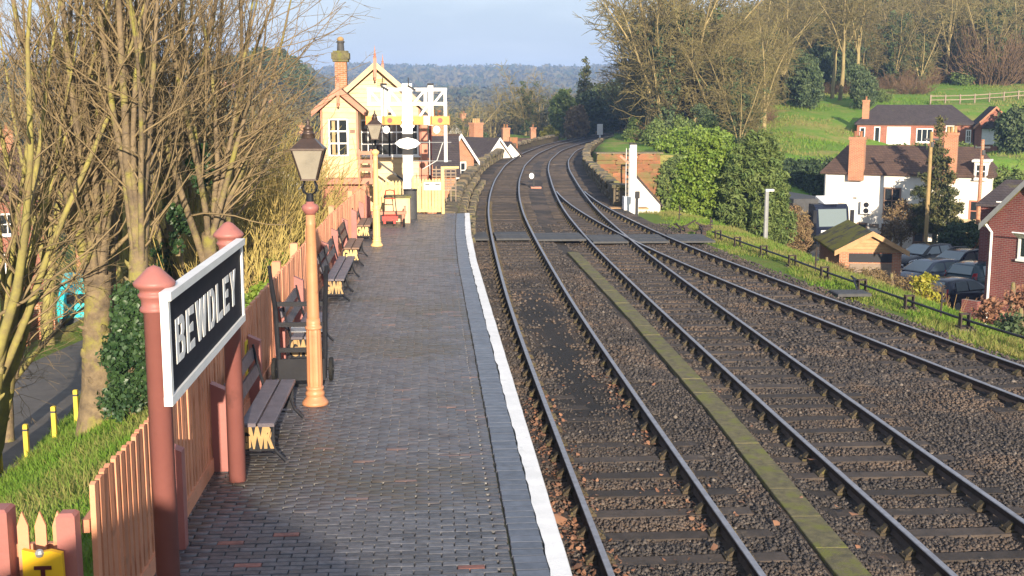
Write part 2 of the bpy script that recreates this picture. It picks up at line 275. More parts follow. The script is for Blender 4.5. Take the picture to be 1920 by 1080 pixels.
M = dict(
    blue_brick=mat('blue_brick', (.092, .095, .110), (.050, .052, .061), rough=.38, scale=14, bump=.35, bscale=60, rnd=.35, spec=.5),
    red_brick=mat('red_brick', (.26, .11, .085), (.15, .065, .055), rough=.6, scale=14, bump=.35, bscale=60, rnd=.3),
    paving=mat('paving_rest', (.096, .098, .112), (.052, .053, .062), rough=.38, scale=5, bump=.3, bscale=50, attr=((.17, .105, .09), .75), spec=.5, c3=(.062, .058, .050), s3=.55, t3=.50),
    header=mat('header_brick', (.098, .110, .140), (.066, .076, .098), rough=.36, scale=9, bump=.2, bscale=50, rnd=.14, spec=.5),
    joint=mat('joint_sand', (.022, .022, .02), (.035, .04, .022), rough=.95, scale=4, bump=.5),
    white_edge=mat('white_edge_paint', (.82, .82, .82), (.68, .69, .69), rough=.55, scale=3, bump=.3, bscale=40, c3=(.42, .42, .41), s3=5, t3=.62),
    platform_wall=brickmat('platform_wall', (.09, .07, .06), (.05, .045, .045), (.06, .055, .05)),
    dark_stone=mat('dark_stone_paint', (.33, .128, .112), (.28, .105, .093), rough=.5, scale=2.2, bump=.15, bscale=25, rnd=.06, c3=(.20, .085, .075), s3=3.5, t3=.60),
    light_stone=mat('light_stone_paint', (.60, .27, .155), (.52, .225, .125), rough=.55, scale=2.5, bump=.2, bscale=30, rnd=.14, c3=(.36, .17, .10), s3=4.0, t3=.58),
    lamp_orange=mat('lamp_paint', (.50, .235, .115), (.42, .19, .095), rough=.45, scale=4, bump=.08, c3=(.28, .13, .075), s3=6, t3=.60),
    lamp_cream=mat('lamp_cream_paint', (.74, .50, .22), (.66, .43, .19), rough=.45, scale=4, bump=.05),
    copper=mat('copper_top', (.075, .050, .042), (.05, .036, .032), rough=.4, scale=8, metal=.3, bump=.08),
    frost=mat('frosted_glass', (.30, .27, .22), (.22, .20, .165), rough=.25, scale=4, bump=.0, spec=.6),
    black=mat('black_paint', (.012, .013, .018), (.018, .019, .024), rough=.5, spec=.2, scale=5, bump=.1),
    sign_black=mat('sign_black', (.010, .013, .024), (.014, .017, .028), rough=.6, spec=.12, scale=3, bump=.06, c3=(.10, .11, .12), s3=3.5, t3=.74),
    white=mat('white_paint', (.80, .80, .79), (.70, .70, .69), rough=.5, scale=4, bump=.1),
    tan=mat('tan_cast_lettering', (.40, .26, .11), (.30, .19, .08), rough=.5, scale=6, bump=.1),
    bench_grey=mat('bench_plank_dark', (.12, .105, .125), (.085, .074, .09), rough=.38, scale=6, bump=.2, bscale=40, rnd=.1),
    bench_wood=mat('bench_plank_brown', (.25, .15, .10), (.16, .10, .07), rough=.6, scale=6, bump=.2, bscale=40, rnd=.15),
    yellow=mat('yellow_plastic', (.72, .42, .01), (.66, .37, .01), rough=.5, scale=3, bump=.06),
    warn=mat('warning_yellow', (.62, .50, .03), (.55, .43, .03), rough=.5, scale=5, bump=.03),
    red=mat('red_paint', (.55, .03, .02), (.42, .025, .02), rough=.45, scale=6, bump=.05),
    cream=mat('cream_paint', (.62, .43, .24), (.54, .36, .20), rough=.55, scale=2, bump=.12, rnd=.06, c3=(.46, .33, .17), s3=1.5, t3=.60),
    cream_pale=mat('pale_cream_paint', (.62, .47, .27), (.55, .41, .23), rough=.55, scale=2, bump=.12, rnd=.05),
    pinkish=mat('stone_pink_paint', (.47, .19, .12), (.40, .155, .10), rough=.55, scale=2, bump=.1),
    gate_yellow=mat('gate_paint', (.62, .45, .19), (.55, .39, .16), rough=.55, scale=4, bump=.1),
    signal_arm=mat('signal_arm_enamel', (.78, .25, .025), (.70, .20, .02), rough=.35, scale=5, bump=.02),
    rail_side=mat('rail_rust', (.055, .036, .028), (.03, .022, .02), rough=.75, scale=12, bump=.3),
    rail_top=mat('rail_steel', (.27, .275, .31), (.19, .195, .22), rough=.42, scale=9, bump=.04, metal=.2),
    sleeper=mat('sleeper_timber', (.066, .050, .040), (.036, .029, .025), rough=.8, scale=5, bump=.5, bscale=26, rnd=.35, c3=(.15, .115, .08), s3=2.2, t3=.60),
    chair=mat('chair_iron', (.075, .055, .03), (.045, .038, .028), rough=.85, scale=14, bump=.5, rnd=.3, c3=(.10, .085, .028), s3=9, t3=.54),
    ballast=mat('ballast_bed', (.054, .044, .039), (.024, .021, .020), rough=.92, scale=11, bump=1.0, bscale=30, c3=(.125, .088, .066), s3=.35, t3=.47, bdist=.06, detail=9, attr=((.010, .011, .014), .85)),
    stones=mat('ballast_stones', (.050, .043, .041), (.025, .022, .023), rough=.85, scale=2, bump=.3, attr=((.17, .145, .125), .42), c3=(.10, .070, .052), s3=.4, t3=.49),
    leaf_dead=mat('dead_leaves', (.22, .095, .05), (.12, .06, .038), rough=.75, scale=9, bump=.2, attr=((.36, .20, .12), .6)),
    concrete_moss=mat('mossy_concrete', (.165, .145, .07), (.085, .078, .048), rough=.9, scale=9, bump=.8, bscale=40, rnd=.05, c3=(.14, .145, .035), s3=3.2, t3=.50),
    grass=mat('grass', (.11, .20, .027), (.16, .21, .045), rough=.9, scale=1.1, bump=1.0, bscale=12, c3=(.21, .17, .06), s3=.25, t3=.56, bdist=.12, detail=9, spec=.15),
    grass_blade=mat('grass_blades', (.11, .235, .022), (.16, .25, .04), rough=.8, scale=1.1, bump=0, attr=((.30, .25, .10), .85), trans=.3, spec=.2),
    lawn=mat('lawn', (.12, .25, .03), (.18, .27, .05), rough=.95, scale=1.1, bump=1.0, bscale=3, c3=(.30, .27, .09), s3=.13, t3=.50, bdist=.2, detail=9, spec=.1),
    far_land=mat('far_land', (.075, .085, .035), (.11, .085, .05), rough=.95, scale=.03, bump=0, c3=(.10, .13, .035), s3=.012, t3=.55, spec=.05),
    asphalt=mat('asphalt', (.135, .122, .112), (.10, .092, .086), rough=.85, scale=1.5, bump=.4, bscale=70, c3=(.11, .10, .09), s3=.5, t3=.58),
    parapet=mat('parapet_stone', (.17, .135, .09), (.085, .075, .055), rough=.9, scale=3, bump=.9, bscale=14, rnd=.25, c3=(.15, .14, .055), s3=1.6, t3=.52, bdist=.06),
    sandstone=mat('red_sandstone', (.31, .13, .06), (.19, .09, .048), rough=.9, scale=1.6, bump=.9, bscale=7, rnd=.14, c3=(.15, .125, .048), s3=.6, t3=.48, bdist=.06),
    brick_wall=brickmat('brick_wall_red', (.36, .10, .06), (.26, .07, .045), (.30, .25, .2)),
    brick_dark=brickmat('brick_wall_maroon', (.21, .055, .05), (.16, .042, .042), (.23, .17, .15)),
    brick_orange=brickmat('brick_wall_orange', (.46, .18, .085), (.36, .13, .065), (.42, .34, .26)),
    slate=tilemat('dark_roof_tiles', (.075, .062, .065), (.055, .045, .048), ((.10, .09, .045), 1.2, .60)),
    tile_brown=tilemat('brown_roof_tiles', (.115, .072, .055), (.085, .055, .045), ((.11, .10, .045), .8, .62)),
    tile_moss=tilemat('mossy_roof_tiles', (.10, .08, .06), (.07, .06, .05), ((.17, .155, .025), 1.4, .40)),
    render_white=mat('white_render', (.80, .77, .70), (.74, .70, .62), rough=.85, scale=.8, bump=.15, bscale=20),
    glass=glass('window_glass'), glass_blue=glass('car_glass', (.15, .19, .20), .1),
    car_black=mat('car_paint_black', (.008, .009, .013), (.008, .009, .013), rough=.16, bump=0, spec=.4),
    car_blue=mat('car_paint_navy', (.010, .013, .028), (.010, .013, .028), rough=.16, bump=0, spec=.4),
    car_teal=mat('car_paint_teal', (.010, .035, .048), (.010, .035, .048), rough=.16, bump=0, spec=.4),
    car_grey=mat('car_paint_grey', (.09, .105, .14), (.09, .105, .14), rough=.16, bump=0, spec=.4),
    tyre=mat('tyre_rubber', (.012, .012, .012), rough=.85, bump=.1),
    alloy=mat('alloy_wheel', (.45, .45, .46), rough=.35, metal=.6, bump=0),
    lens=mat('headlamp_lens', (.75, .77, .8), (.6, .62, .65), rough=.15, bump=0, spec=.8),
    tail=mat('tail_lamp', (.45, .01, .02), rough=.25, bump=0, spec=.7),
    turquoise=mat('turquoise_fabric', (.03, .62, .68), (.02, .45, .52), rough=.5, scale=5, bump=.3),
    bark=mat('bark', (.24, .18, .105), (.105, .08, .055), rough=.95, scale=4, bump=1.0, bscale=13, c3=(.24, .22, .055), s3=1.4, t3=.50, bdist=.03),
    bark_green=mat('bark_lichen', (.30, .27, .07), (.19, .16, .07), rough=.9, scale=4, bump=.5, bscale=22, c3=(.18, .13, .07), s3=1.1, t3=.53),
    twig=mat('twigs', (.25, .185, .095), (.16, .12, .068), rough=.85, scale=2, bump=0),
    wood_bark=mat('woodland_bark', (.36, .29, .13), (.24, .185, .09), rough=.9, scale=1.5, bump=.3, rnd=.25),
    wood_twig=mat('woodland_twigs', (.25, .215, .08), (.165, .13, .06), rough=.9, scale=.4, bump=0, rnd=.3, trans=.15),
    olive_twig=mat('willow_shoots', (.46, .38, .12), (.30, .21, .075), rough=.85, scale=.8, bump=0),
    ivy=mat('ivy_leaves', (.020, .055, .022), (.014, .036, .016), rough=.45, scale=3, bump=0, attr=((.07, .13, .04), .7), trans=.12),
    laurel=mat('laurel_leaves', (.15, .25, .03), (.09, .16, .024), rough=.5, scale=1, bump=0, attr=((.21, .27, .04), .7), trans=.2),
    cypress=mat('cypress_leaves', (.105, .165, .04), (.07, .12, .032), rough=.7, scale=1, bump=0, attr=((.18, .215, .06), .7), trans=.15),
    conifer=mat('conifer_needles', (.055, .085, .028), (.035, .055, .022), rough=.8, scale=1, bump=0, attr=((.15, .13, .045), .8), rnd=.15, trans=.1),
    yew=mat('dark_evergreen', (.045, .080, .034), (.030, .055, .027), rough=.7, scale=.6, bump=0, attr=((.11, .14, .05), .7), rnd=.25, trans=.1),
    hedge=mat('hedge_leaves', (.030, .06, .022), (.022, .045, .018), rough=.7, scale=1, bump=0, attr=((.06, .09, .03), .7), trans=.1),
    brush=mat('brown_brush', (.20, .125, .07), (.14, .09, .05), rough=.9, scale=.7, bump=0, attr=((.27, .21, .09), .7), rnd=.3, trans=.1),
    reed=mat('dry_reeds', (.42, .28, .12), (.30, .19, .09), rough=.9, scale=2, bump=0),
    gold_leaf=mat('golden_leaves', (.42, .34, .035), (.30, .26, .03), rough=.6, scale=2, bump=0, attr=((.16, .22, .03), .7), trans=.25),
    far_trees=mat('far_trees', (.17, .135, .06), (.075, .08, .04), rough=.95, scale=.02, bump=0, attr=((.045, .065, .03), 1.0), trans=.1),
    wood_fence=mat('fence_boards', (.27, .21, .16), (.20, .155, .12), rough=.85, scale=4, bump=.3, rnd=.12),
    pole=mat('pole_timber', (.34, .24, .10), (.26, .18, .08), rough=.8, scale=5, bump=.2),
    shed_wood=mat('shed_boards', (.46, .28, .14), (.36, .22, .11), rough=.8, scale=4, bump=.3, rnd=.12),
    metal_grey=mat('galvanised', (.36, .37, .38), (.28, .29, .3), rough=.5, metal=.4, scale=5, bump=.08),
    post_yellow=mat('yellow_post_paint', (.60, .47, .05), (.48, .36, .04), rough=.6, scale=6, bump=.15),
    grey_dark=mat('grey_dark', (.06, .062, .066), (.045, .046, .05), rough=.7, scale=5, bump=.15),
    coach_red=mat('coach_maroon', (.10, .015, .016), rough=.35, bump=0),
)

# ------------------------------------------------------------------ the lie of the land (metres; y runs along the line, z=0 is rail top)
YS = np.arange(-10, 215, .5)
def curve(pts):
    p = np.array(pts, float); x = np.interp(YS, p[:, 1], p[:, 0])
    k = np.exp(-.5 * (np.arange(-16, 17) / 6.5) ** 2); k /= k.sum()
    xp = np.concatenate([x[0] + (x[1] - x[0]) * np.arange(-16, 0), x, x[-1] + (x[-1] - x[-2]) * np.arange(1, 17)])
    return np.convolve(xp, k, 'valid')
C1 = curve([(2.52, -10), (2.52, 18), (2.56, 26), (2.66, 31), (2.88, 40), (3.22, 50), (3.80, 60), (4.72, 72), (6.52, 90), (9.3, 110), (13.9, 134.6), (19.3, 155), (25.6, 175), (33, 195), (41, 215)])
C2 = curve([(6.10, -10), (6.10, 20), (6.17, 29), (6.27, 38), (6.47, 45), (6.67, 50.7), (6.95, 55.6), (7.69, 66), (9.15, 83.3), (10.65, 96.8), (13.8, 117), (17.3, 133), (20.9, 147), (28, 170), (36, 192), (45, 215)])
C3 = curve([(14.9, -10), (11.9, 9), (10.5, 18), (10.15, 20.6), (9.36, 26.7), (8.95, 30), (8.62, 33), (8.02, 39), (7.66, 45), (7.5, 49), (7.33, 55), (7.52, 63), (8.0, 70), (9.2, 84), (20, 140), (45, 215)])
def cx(C, y): return np.interp(y, YS, C)
def sm(a, b, t): s = np.clip((t - a) / (b - a), 0, 1); return s * s * (3 - 2 * s)
def dz(x, y): return -.15 * (1 - sm(30, 75, y)) * sm(4.2, 5.2, x)
def lane_z(y): return np.interp(y, [-40, 10, 22, 60, 90], [-2.0, -2.2, -2.5, -4.8, -6.5])
def vnoise(x, y, s, seed=0):
    """smooth value noise"""
    x = np.asarray(x, float) / s + seed * 17.3; y = np.asarray(y, float) / s + seed * 9.1
    xi, yi = np.floor(x), np.floor(y); fx, fy = x - xi, y - yi; fx = fx * fx * (3 - 2 * fx); fy = fy * fy * (3 - 2 * fy)
    def h(a, b): v = np.sin(a * 127.1 + b * 311.7 + seed * 74.7) * 43758.5453; return v - np.floor(v)
    return (h(xi, yi) * (1 - fx) + h(xi + 1, yi) * fx) * (1 - fy) + (h(xi, yi + 1) * (1 - fx) + h(xi + 1, yi + 1) * fx) * fy - .5
def ground(x, y):
    x = np.asarray(x, float); y = np.asarray(y, float)
    c1 = cx(C1, y); c2 = cx(C2, y)
    # left side: bank from the fence down to the lane
    xl = np.where(y < 41, -2.6, -2.6 - 3.2 * sm(41, 43, y))
    left = np.maximum(lane_z(y), .45 - .52 * (xl - x))
    # right side: verge, bank, yard, hill
    xr = np.interp(y, [-20, 15, 24, 30, 40, 50, 58], [14.8, 13.4, 13.1, 13.4, 13.1, 12.7, 11.3])
    h1 = np.interp(y, [60, 84, 92, 112, 150, 180, 230, 300, 420], [-4.7, -4.6, .2, 1.9, 5.8, 8.6, 12.5, 16, 18]) - 3.2 * np.exp(-((x - 50) / 10) ** 2 - ((y - 112) / 10) ** 2)
    h2 = np.interp(y, [60, 84.2, 85.6, 120, 150, 200, 300], [-5.2, -5.2, .9, .9, 1.0, 5, 12])
    off = x - c2
    hill = h2 + (h1 - h2) * sm(8, 24, off)
    hill = hill + np.clip(off - 30, 0, 60) * .035 * sm(90, 150, y)
    low = np.where(y < 58, -4.7, hill)
    right = np.maximum(low, -.42 - .10 * np.clip(x - 11.2, 0, 3) - .72 * np.clip(x - xr, 0, None))
    plat = np.full_like(x, -.45)
    near = np.where(x < xl, left, np.where(x < 11.2, np.where((x < -.4) & (y > 41.5), .30, plat), right))
    # the valley the viaduct crosses
    via = sm(55, 57, y) * (1 - sm(160, 172, y))
    mid = np.where(off > 3.2, np.where(y > 85.4, hill, np.minimum(right, -5.0 - 0 * x)), -6.5)
    mid = np.where((off > 2.6) & (off <= 3.2), np.where(y > 85.4, np.minimum(hill, .3), -5.5), mid)
    z = near * (1 - via) + mid * via
    # beyond: valley, hillside on the left, ridge ahead
    r = np.hypot(x, y); az = np.degrees(np.arctan2(x, np.maximum(y, 1)))
    fl = np.interp(r, [0, 60, 130, 220, 420, 700, 1000, 3000], [-6.5, -6.5, -7, -5, 9, 22, 27, 27])
    fc = np.interp(r, [0, 150, 300, 600, 900, 1350, 1900, 2300, 4000], [-6.5, -6.8, -6.5, -4, 4, 12, 55, 62, 55])
    fr = np.interp(r, [0, 150, 240, 420, 900, 4000], [2, 5, 12.5, 18, 25, 60])
    wl_ = 1 - sm(-7.5, -3.5, az)
    wr_ = sm(9, 15, az)
    far = fl * wl_ + fc * (1 - wl_ - wr_) + fr * wr_ + vnoise(x, y, 90, 3) * 4 * sm(250, 500, r) + vnoise(x, y, 420, 5) * 16 * sm(900, 1500, r)
    k = np.maximum(sm(150, 215, y), sm(40, 75, -x) * 1.0 * sm(30, 90, y))
    k = np.where((off > 3) & (y < 300), sm(230, 330, y), k)
    corr = sm(16, 7, np.abs(x - (c1 + c2) / 2)) * sm(165, 172, y) * (1 - sm(200, 214, y))
    z = z * (1 - k) + far * k
    z = z * (1 - corr) + (-.5) * corr
    # uneven turf, away from the track bed and the platform
    rough = np.where((x > -2.7) & (x < 11.6) & (y < 215), 0, 1)
    return z + rough * (vnoise(x, y, 1.3, 1) * .10 + vnoise(x, y, 6, 2) * .25 * sm(14, 20, np.abs(x)))
def gz(x, y): return float(ground(np.array([x]), np.array([y]))[0])

def axis(stops):
    out = []
    for (a, b, d) in stops: out.extend(np.arange(a, b, d))
    return np.array(out + [stops[-1][1]])
gx = axis([(-3200, -800, 120), (-800, -200, 25), (-200, -60, 6), (-60, -16, 1.5), (-16, -2.62, .5), (-2.62, 11, .9), (11, 16, .4), (16, 40, .8), (40, 90, 2), (90, 260, 8), (260, 800, 30), (800, 3200, 120)])
gy = axis([(-120, 0, 10), (0, 60, .6), (60, 84, 1), (84, 87, .4), (87, 130, 1.5), (130, 260, 3), (260, 600, 14), (600, 2400, 50), (2400, 4200, 150)])
GX, GY = np.meshgrid(gx, gy); GZ = ground(GX.ravel(), GY.ravel()).reshape(GX.shape)
nx_, ny_ = len(gx), len(gy)
idx = np.arange(nx_ * ny_).reshape(ny_, nx_)
F = np.stack([idx[:-1, :-1], idx[:-1, 1:], idx[1:, 1:], idx[1:, :-1]], -1).reshape(-1, 4)
mx_, my_ = (GX[:-1, :-1] + GX[1:, 1:]).ravel() / 2, (GY[:-1, :-1] + GY[1:, 1:]).ravel() / 2
gmi = np.where((np.hypot(mx_, my_) > 260) | ((my_ > 100) & (mx_ < 5)), 2, np.where((mx_ > 15) & (my_ > 80), 1, 0))
g_me = npmesh('ground', np.stack([GX, GY, GZ], -1).reshape(-1, 3), F, [M['grass'], M['lawn'], M['far_land']], smooth=True, mi=gmi)
tag(link('ground', g_me), 'grassy ground of banks, hillside lawn and valley', None, None, 'structure')

def sheet(name, rows, mat_, label):
    """rows: list of (y, x_left, x_right); a strip laid on the ground"""
    V = []; n = 7
    for (y, a, b, z) in rows:
        for i in range(n):
            x = a + (b - a) * i / (n - 1); V.append((x, y, z if z is not None else gz(x, y) + .03))
    Fq = [(r * n + i, r * n + i + 1, (r + 1) * n + i + 1, (r + 1) * n + i) for r in range(len(rows) - 1) for i in range(n - 1)]
    o = link(name, npmesh(name, V, Fq, mat_, smooth=True)); tag(o, label, None, None, 'structure'); return o
sheet('lane', [(y, -12.3 - .012 * (y - 22) * 1.0 + .03 * max(0, y - 34), -8.35 + .10 * max(0, min(y, 40) - 22) * .9, float(lane_z(y)) + .06 + (.02 if y < 60 else 0)) for y in np.arange(2, 62, 1.5)], M['asphalt'], 'grey asphalt lane below the station bank')
sheet('yard', [(y, 18.5, 40, -4.60) for y in np.arange(44, 80, 2)], M['asphalt'], 'asphalt car yard below the right-hand bank')

# ------------------------------------------------------------------ ballast bed
bx_, by_ = [], list(axis([(3, 40, .4), (40, 120, 1.0), (120, 205, 2.0)]))
nb = 44; V = []
for y in by_:
    a = 1.0 if y < 40.6 else float(cx(C1, y)) - 2.35
    b = float(np.interp(y, [0, 10, 15, 20, 30, 40, 50, 57], [15.2, 13.2, 12.3, 11.7, 10.75, 9.9, 9.5, 9.25])) if y < 57 else float(cx(C2, y)) + 2.25
    if y > 172: a -= 1.5
    for i in range(nb):
        x = a + (b - a) * i / (nb - 1)
        z = -.208 + float(dz(x, y)) + float(vnoise(x, y, .45, 4)) * .035 + float(vnoise(x, y, 1.7, 6)) * .03
        if i == nb - 1: z -= .18
        V.append((x, y, z))
Fq = [(r * nb + i, r * nb + i + 1, (r + 1) * nb + i + 1, (r + 1) * nb + i) for r in range(len(by_) - 1) for i in range(nb - 1)]
_fc = np.array([np.mean([V[i] for i in f_], 0) for f_ in Fq])
def oil(x, y): return np.clip(1.25 - np.abs(x - cx(C1, y)) / .72 + vnoise(x, y, .6, 15) * .5, 0, 1) * sm(15.5, 19, y + vnoise(x, y, 1.5, 16) * 3) * (1 - sm(29, 34, y + vnoise(x, y, 1.5, 17) * 4))
tag(link('ballast_bed', npmesh('ballast_bed', V, Fq, M['ballast'], smooth=True, attr=oil(_fc[:, 0], _fc[:, 1]))), 'dark ballast bed under the running lines', None, None, 'structure')

# ------------------------------------------------------------------ tracks
def sweep(C, off, y0, y1, prof, zoff=0.0, step=1.0):
    """prof: closed list of (u,z); returns MB along the curve, offset off to the right"""
    ys = np.arange(y0, y1 + .001, step); mb = MB(); n = len(prof); vv = []
    for y in ys:
        d = (cx(C, y + .5) - cx(C, y - .5)); l = math.hypot(d, 1); nx, ny = 1 / l, -d / l
        for (u, z) in prof:
            px, py = cx(C, y) + (off + u) * nx, y + (off + u) * ny
            vv.append((px, py, z + zoff + float(dz(cx(C, y), y))))
    m = len(ys); ff = []; mi = []
    for i in range(m - 1):
        for k in range(n):
            a, b = i * n + k, i * n + (k + 1) % n; ff.append((a, b, b + n, a + n)[::-1]); mi.append(1 if k in (2, 3, 4) else 0)
    ff.append(tuple(range(n))); mi.append(0); ff.append(tuple(range((m - 1) * n, m * n))[::-1]); mi.append(0)
    mb.v = vv; mb.f = ff; mb.mi = mi; return mb
RAIL = [(-.05, -.145), (-.012, -.10), (-.036, -.035), (-.028, -.003), (.028, -.003), (.036, -.035), (.012, -.10), (.05, -.145)]
RAIL = [(-.045, -.145), (-.014, -.095), (-.038, -.010), (-.033, 0.0), (.033, 0.0), (.038, -.010), (.014, -.095), (.045, -.145)]
sl_me = MB().box((0, 0, -.065), (2.6, .255, .13), None, .012).mesh('sleeper', M['sleeper'])
chb = MB().box((0, 0, .018), (.38, .20, .036), None, .008)
for s_ in (-1, 1):
    chb.prism([(s_ * .05, .03), (s_ * .17, .03), (s_ * .13, .075), (s_ * .065, .125), (s_ * .05, .12)][::s_], -.06, .06, 'y')
chb.box((-.062, 0, .085), (.03, .19, .05))
for bx0, by0 in ((-.155, -.07), (-.155, .07), (.155, .07), (.155, -.07)): chb.box((bx0, by0, .045), (.03, .03, .03))
ch_me = chb.mesh('rail_chair', M['chair'])
def track(C, label, y0, y1, phase, zoff=0.0, sl_end=None, skip=None):
    t = thing('railway_track', label, 'railway track')
    for s_ in (-1, 1):
        part('rail', sweep(C, s_ * .753, y0, y1, RAIL, zoff), [M['rail_side'], M['rail_top']], t)
    y = y0 + phase; k = 0
    while y < (sl_end or y1):
        d = float(cx(C, y + .5) - cx(C, y - .5)); a = -math.atan(d); c = float(cx(C, y)); zz = float(dz(c, y)) + zoff
        if not (skip and skip[0] < y < skip[1]):
            link('sleeper', sl_me, t, (c + rng.uniform(-.04, .04), y, -.182 + zz + rng.uniform(-.006, .004) - .03 * float(C is C1) * float(sm(15, 17, y) * (1 - sm(33, 37, y)))), (0, rng.uniform(-.006, .006), a + rng.uniform(-.015, .015)), (rng.uniform(.97, 1.03), rng.uniform(.92, 1.08), 1))
        if y < 58:
            for s_ in (-1, 1):
                o = link('rail_chair', ch_me, t, (c + s_ * .753 * math.cos(a), y + s_ * .753 * math.sin(a), -.182 + zz), (0, 0, a + (PI if s_ > 0 else 0)), (.84, .84, .9))
        y += .725
    return t
track(C1, 'curved track nearest the platform edge', 5, 205, .3)
track(C2, 'middle track beside the mossy cable trough', 5, 205, .55)
track(C3, 'right-hand siding track converging at the crossing', 8, 63, .15, -.004, sl_end=62)

# loose ballast stones (nobody could count them)
def stones(n, ylo, yhi, size, pw):
    u = nrs.rand(n); y = ylo + (yhi - ylo) * u ** pw
    xr = np.minimum(np.interp(y, [0, 10, 15, 20, 30, 40], [15, 13.0, 12.2, 11.7, 10.75, 9.9]), .56 * y + 1.2)
    x = 1.16 + (xr - 1.16) * nrs.rand(n)
    keep = np.ones(n, bool)
    for C, ph, y0, f in ((C1, .3, 5, 1), (C2, .55, 5, 1), (C3, .15, 8, .6)):
        c = cx(C, y); q = (y - y0 - ph + .3625) % .725 - .3625
        on = (np.abs(x - c) < 1.32) & (np.abs(q) < .145)
        hide = np.where(f == 1, np.clip((19.5 - y) / 4, .5, .985) if C is C1 else .975, .75)
        keep &= ~(on & (nrs.rand(n) < hide))
        keep &= ~(np.abs(np.abs(x - c) - .753) < .085)
    keep &= np.abs(x - np.interp(y, [11, 18, 37], [4.30, 4.54, 4.56])) > .2
    keep &= nrs.rand(n) > oil(x, y) * .93
    x, y = x[keep], y[keep]; n = len(x)
    z = -.208 + dz(x, y) + vnoise(x, y, .45, 4) * .035 + vnoise(x, y, 1.7, 6) * .03
    s = size * (.55 + .8 * nrs.rand(n) ** 2)
    base = np.array([(1, 0, 0), (0, 1, 0), (-1, 0, 0), (0, -1, 0), (.15, .1, .8), (-.1, 0, -.7)], float)
    P = base[None] * (0.65 + .7 * nrs.rand(n, 6, 1)) * s[:, None, None]
    a = nrs.rand(n) * 6.28; ca, sa = np.cos(a)[:, None], np.sin(a)[:, None]
    Q = P.copy(); Q[..., 0] = P[..., 0] * ca - P[..., 1] * sa; Q[..., 1] = P[..., 0] * sa + P[..., 1] * ca
    Q[..., 2] += (nrs.rand(n, 6) - .5) * s[:, None] * .5
    Q += np.stack([x, y, z + s * .25], -1)[:, None]
    T = np.array([(0, 1, 4), (1, 2, 4), (2, 3, 4), (3, 0, 4), (1, 0, 5), (2, 1, 5), (3, 2, 5), (0, 3, 5)])
    Fc = (T[None] + (np.arange(n) * 6)[:, None, None]).reshape(-1, 3)
    var = np.repeat(np.where(nrs.rand(n) < .012, 2.2, nrs.rand(n) ** 2.2), 8)
    return Q.reshape(-1, 3), Fc, var
sv1, sf1, sa1 = stones(90000, 9.2, 22, .029, 1.5)
sv2, sf2, sa2 = stones(44000, 20, 48, .042, 1.6)
st = link('loose_ballast', npmesh('loose_ballast', np.concatenate([sv1, sv2]), np.concatenate([sf1, sf2 + len(sv1)]), M['stones'], attr=np.concatenate([sa1, sa2])))
tag(st, 'loose dark ballast stones between the rails', 'ballast', None, 'stuff')

# dead leaves blown against the rails
def flat_leaves(pts, size):
    V, Fc, A = [], [], []
    for (x, y, z) in pts:
        a = nrs.rand() * 6.28; s = size * (.5 + nrs.rand()); t1, t2 = nrs.randn(2) * .35
        b = len(V)
        for (u, v) in ((1.1, 0), (.25, .75), (-.9, .25), (-.6, -.45), (.3, -.7)):
            X, Y = (u * math.cos(a) - v * math.sin(a)) * s, (u * math.sin(a) + v * math.cos(a)) * s
            V.append((x + X, y + Y, z + .02 + abs(u) * s * .35 + X * t1 + Y * t2))
        Fc += [(b, b + 1, b + 2), (b, b + 2, b + 3), (b, b + 3, b + 4)]; A += [nrs.rand()] * 3
    return V, Fc, A
pts = []
for i in range(1500):
    y = 9.6 + 11 * nrs.rand() ** 1.4
    side = nrs.rand()
    x = (2.52 - .753 - abs(nrs.randn()) * .16 - .09) if side < .5 else (2.52 + .753 - abs(nrs.randn()) * .14 - .09) if side < .76 else 2.52 - .753 + .1 + abs(nrs.randn()) * .1 if side < .9 else 1.3 + nrs.rand() * 3.6
    if x < 1.17: x = 1.2 + nrs.rand() * .4
    if vnoise(x, y, .9, 8) < -.05: continue
    pts.append((x, y, -.19))
lv, lf, la = flat_leaves(pts, .026)
tag(link('dead_leaves', npmesh('dead_leaves', lv, lf, M['leaf_dead'], attr=la)), 'dead brown leaves blown against the rails', 'leaves', None, 'stuff')
big = [(3.95, 12.7, -.17), (5.05, 13.2, -.27), (3.05, 12.0, -.17), (1.45, 13.0, -.18), (1.5, 11.6, -.18), (5.25, 15.4, -.28)]
for k_, p in enumerate(big):
    lv, lf, la = flat_leaves([(0, 0, 0)], .075)
    o = link('fallen_leaf', npmesh('fallen_leaf', lv, lf, M['leaf_dead'], attr=[.6] * 3), None, (p[0], p[1], p[2] + .01))
    tag(o, ['large orange leaf on the ballast left of the cable trough', 'large orange leaf beside the middle track chairs', 'large leaf inside the right rail of the near track', 'large leaf under the platform edge', 'orange leaf under the platform edge close to the camera', 'small bright leaf on a sleeper end past the trough'][k_], 'leaf', 'large fallen leaves')

# mossy cable trough
tr = thing('cable_trough', 'mossy concrete cable trough between the two tracks', 'cable trough')
lid = MB().box((0, 0, 0), (.36, .996, .09), None, .008).mesh('trough_lid', M['concrete_moss'])
y = 9.0
while y < 38:
    x0 = np.interp([y, y + 1], [9, 11, 18, 26, 38], [4.22, 4.33, 4.56, 4.66, 4.66])
    link('trough_lid', lid, tr, (float(x0.mean()), y + .5, -.155 + rng.uniform(-.006, .006) + float(dz(4.7, y)) * .7), (rng.uniform(-.006, .006), 0, -math.atan(x0[1] - x0[0]) + rng.uniform(-.008, .008)))
    y += 1.0

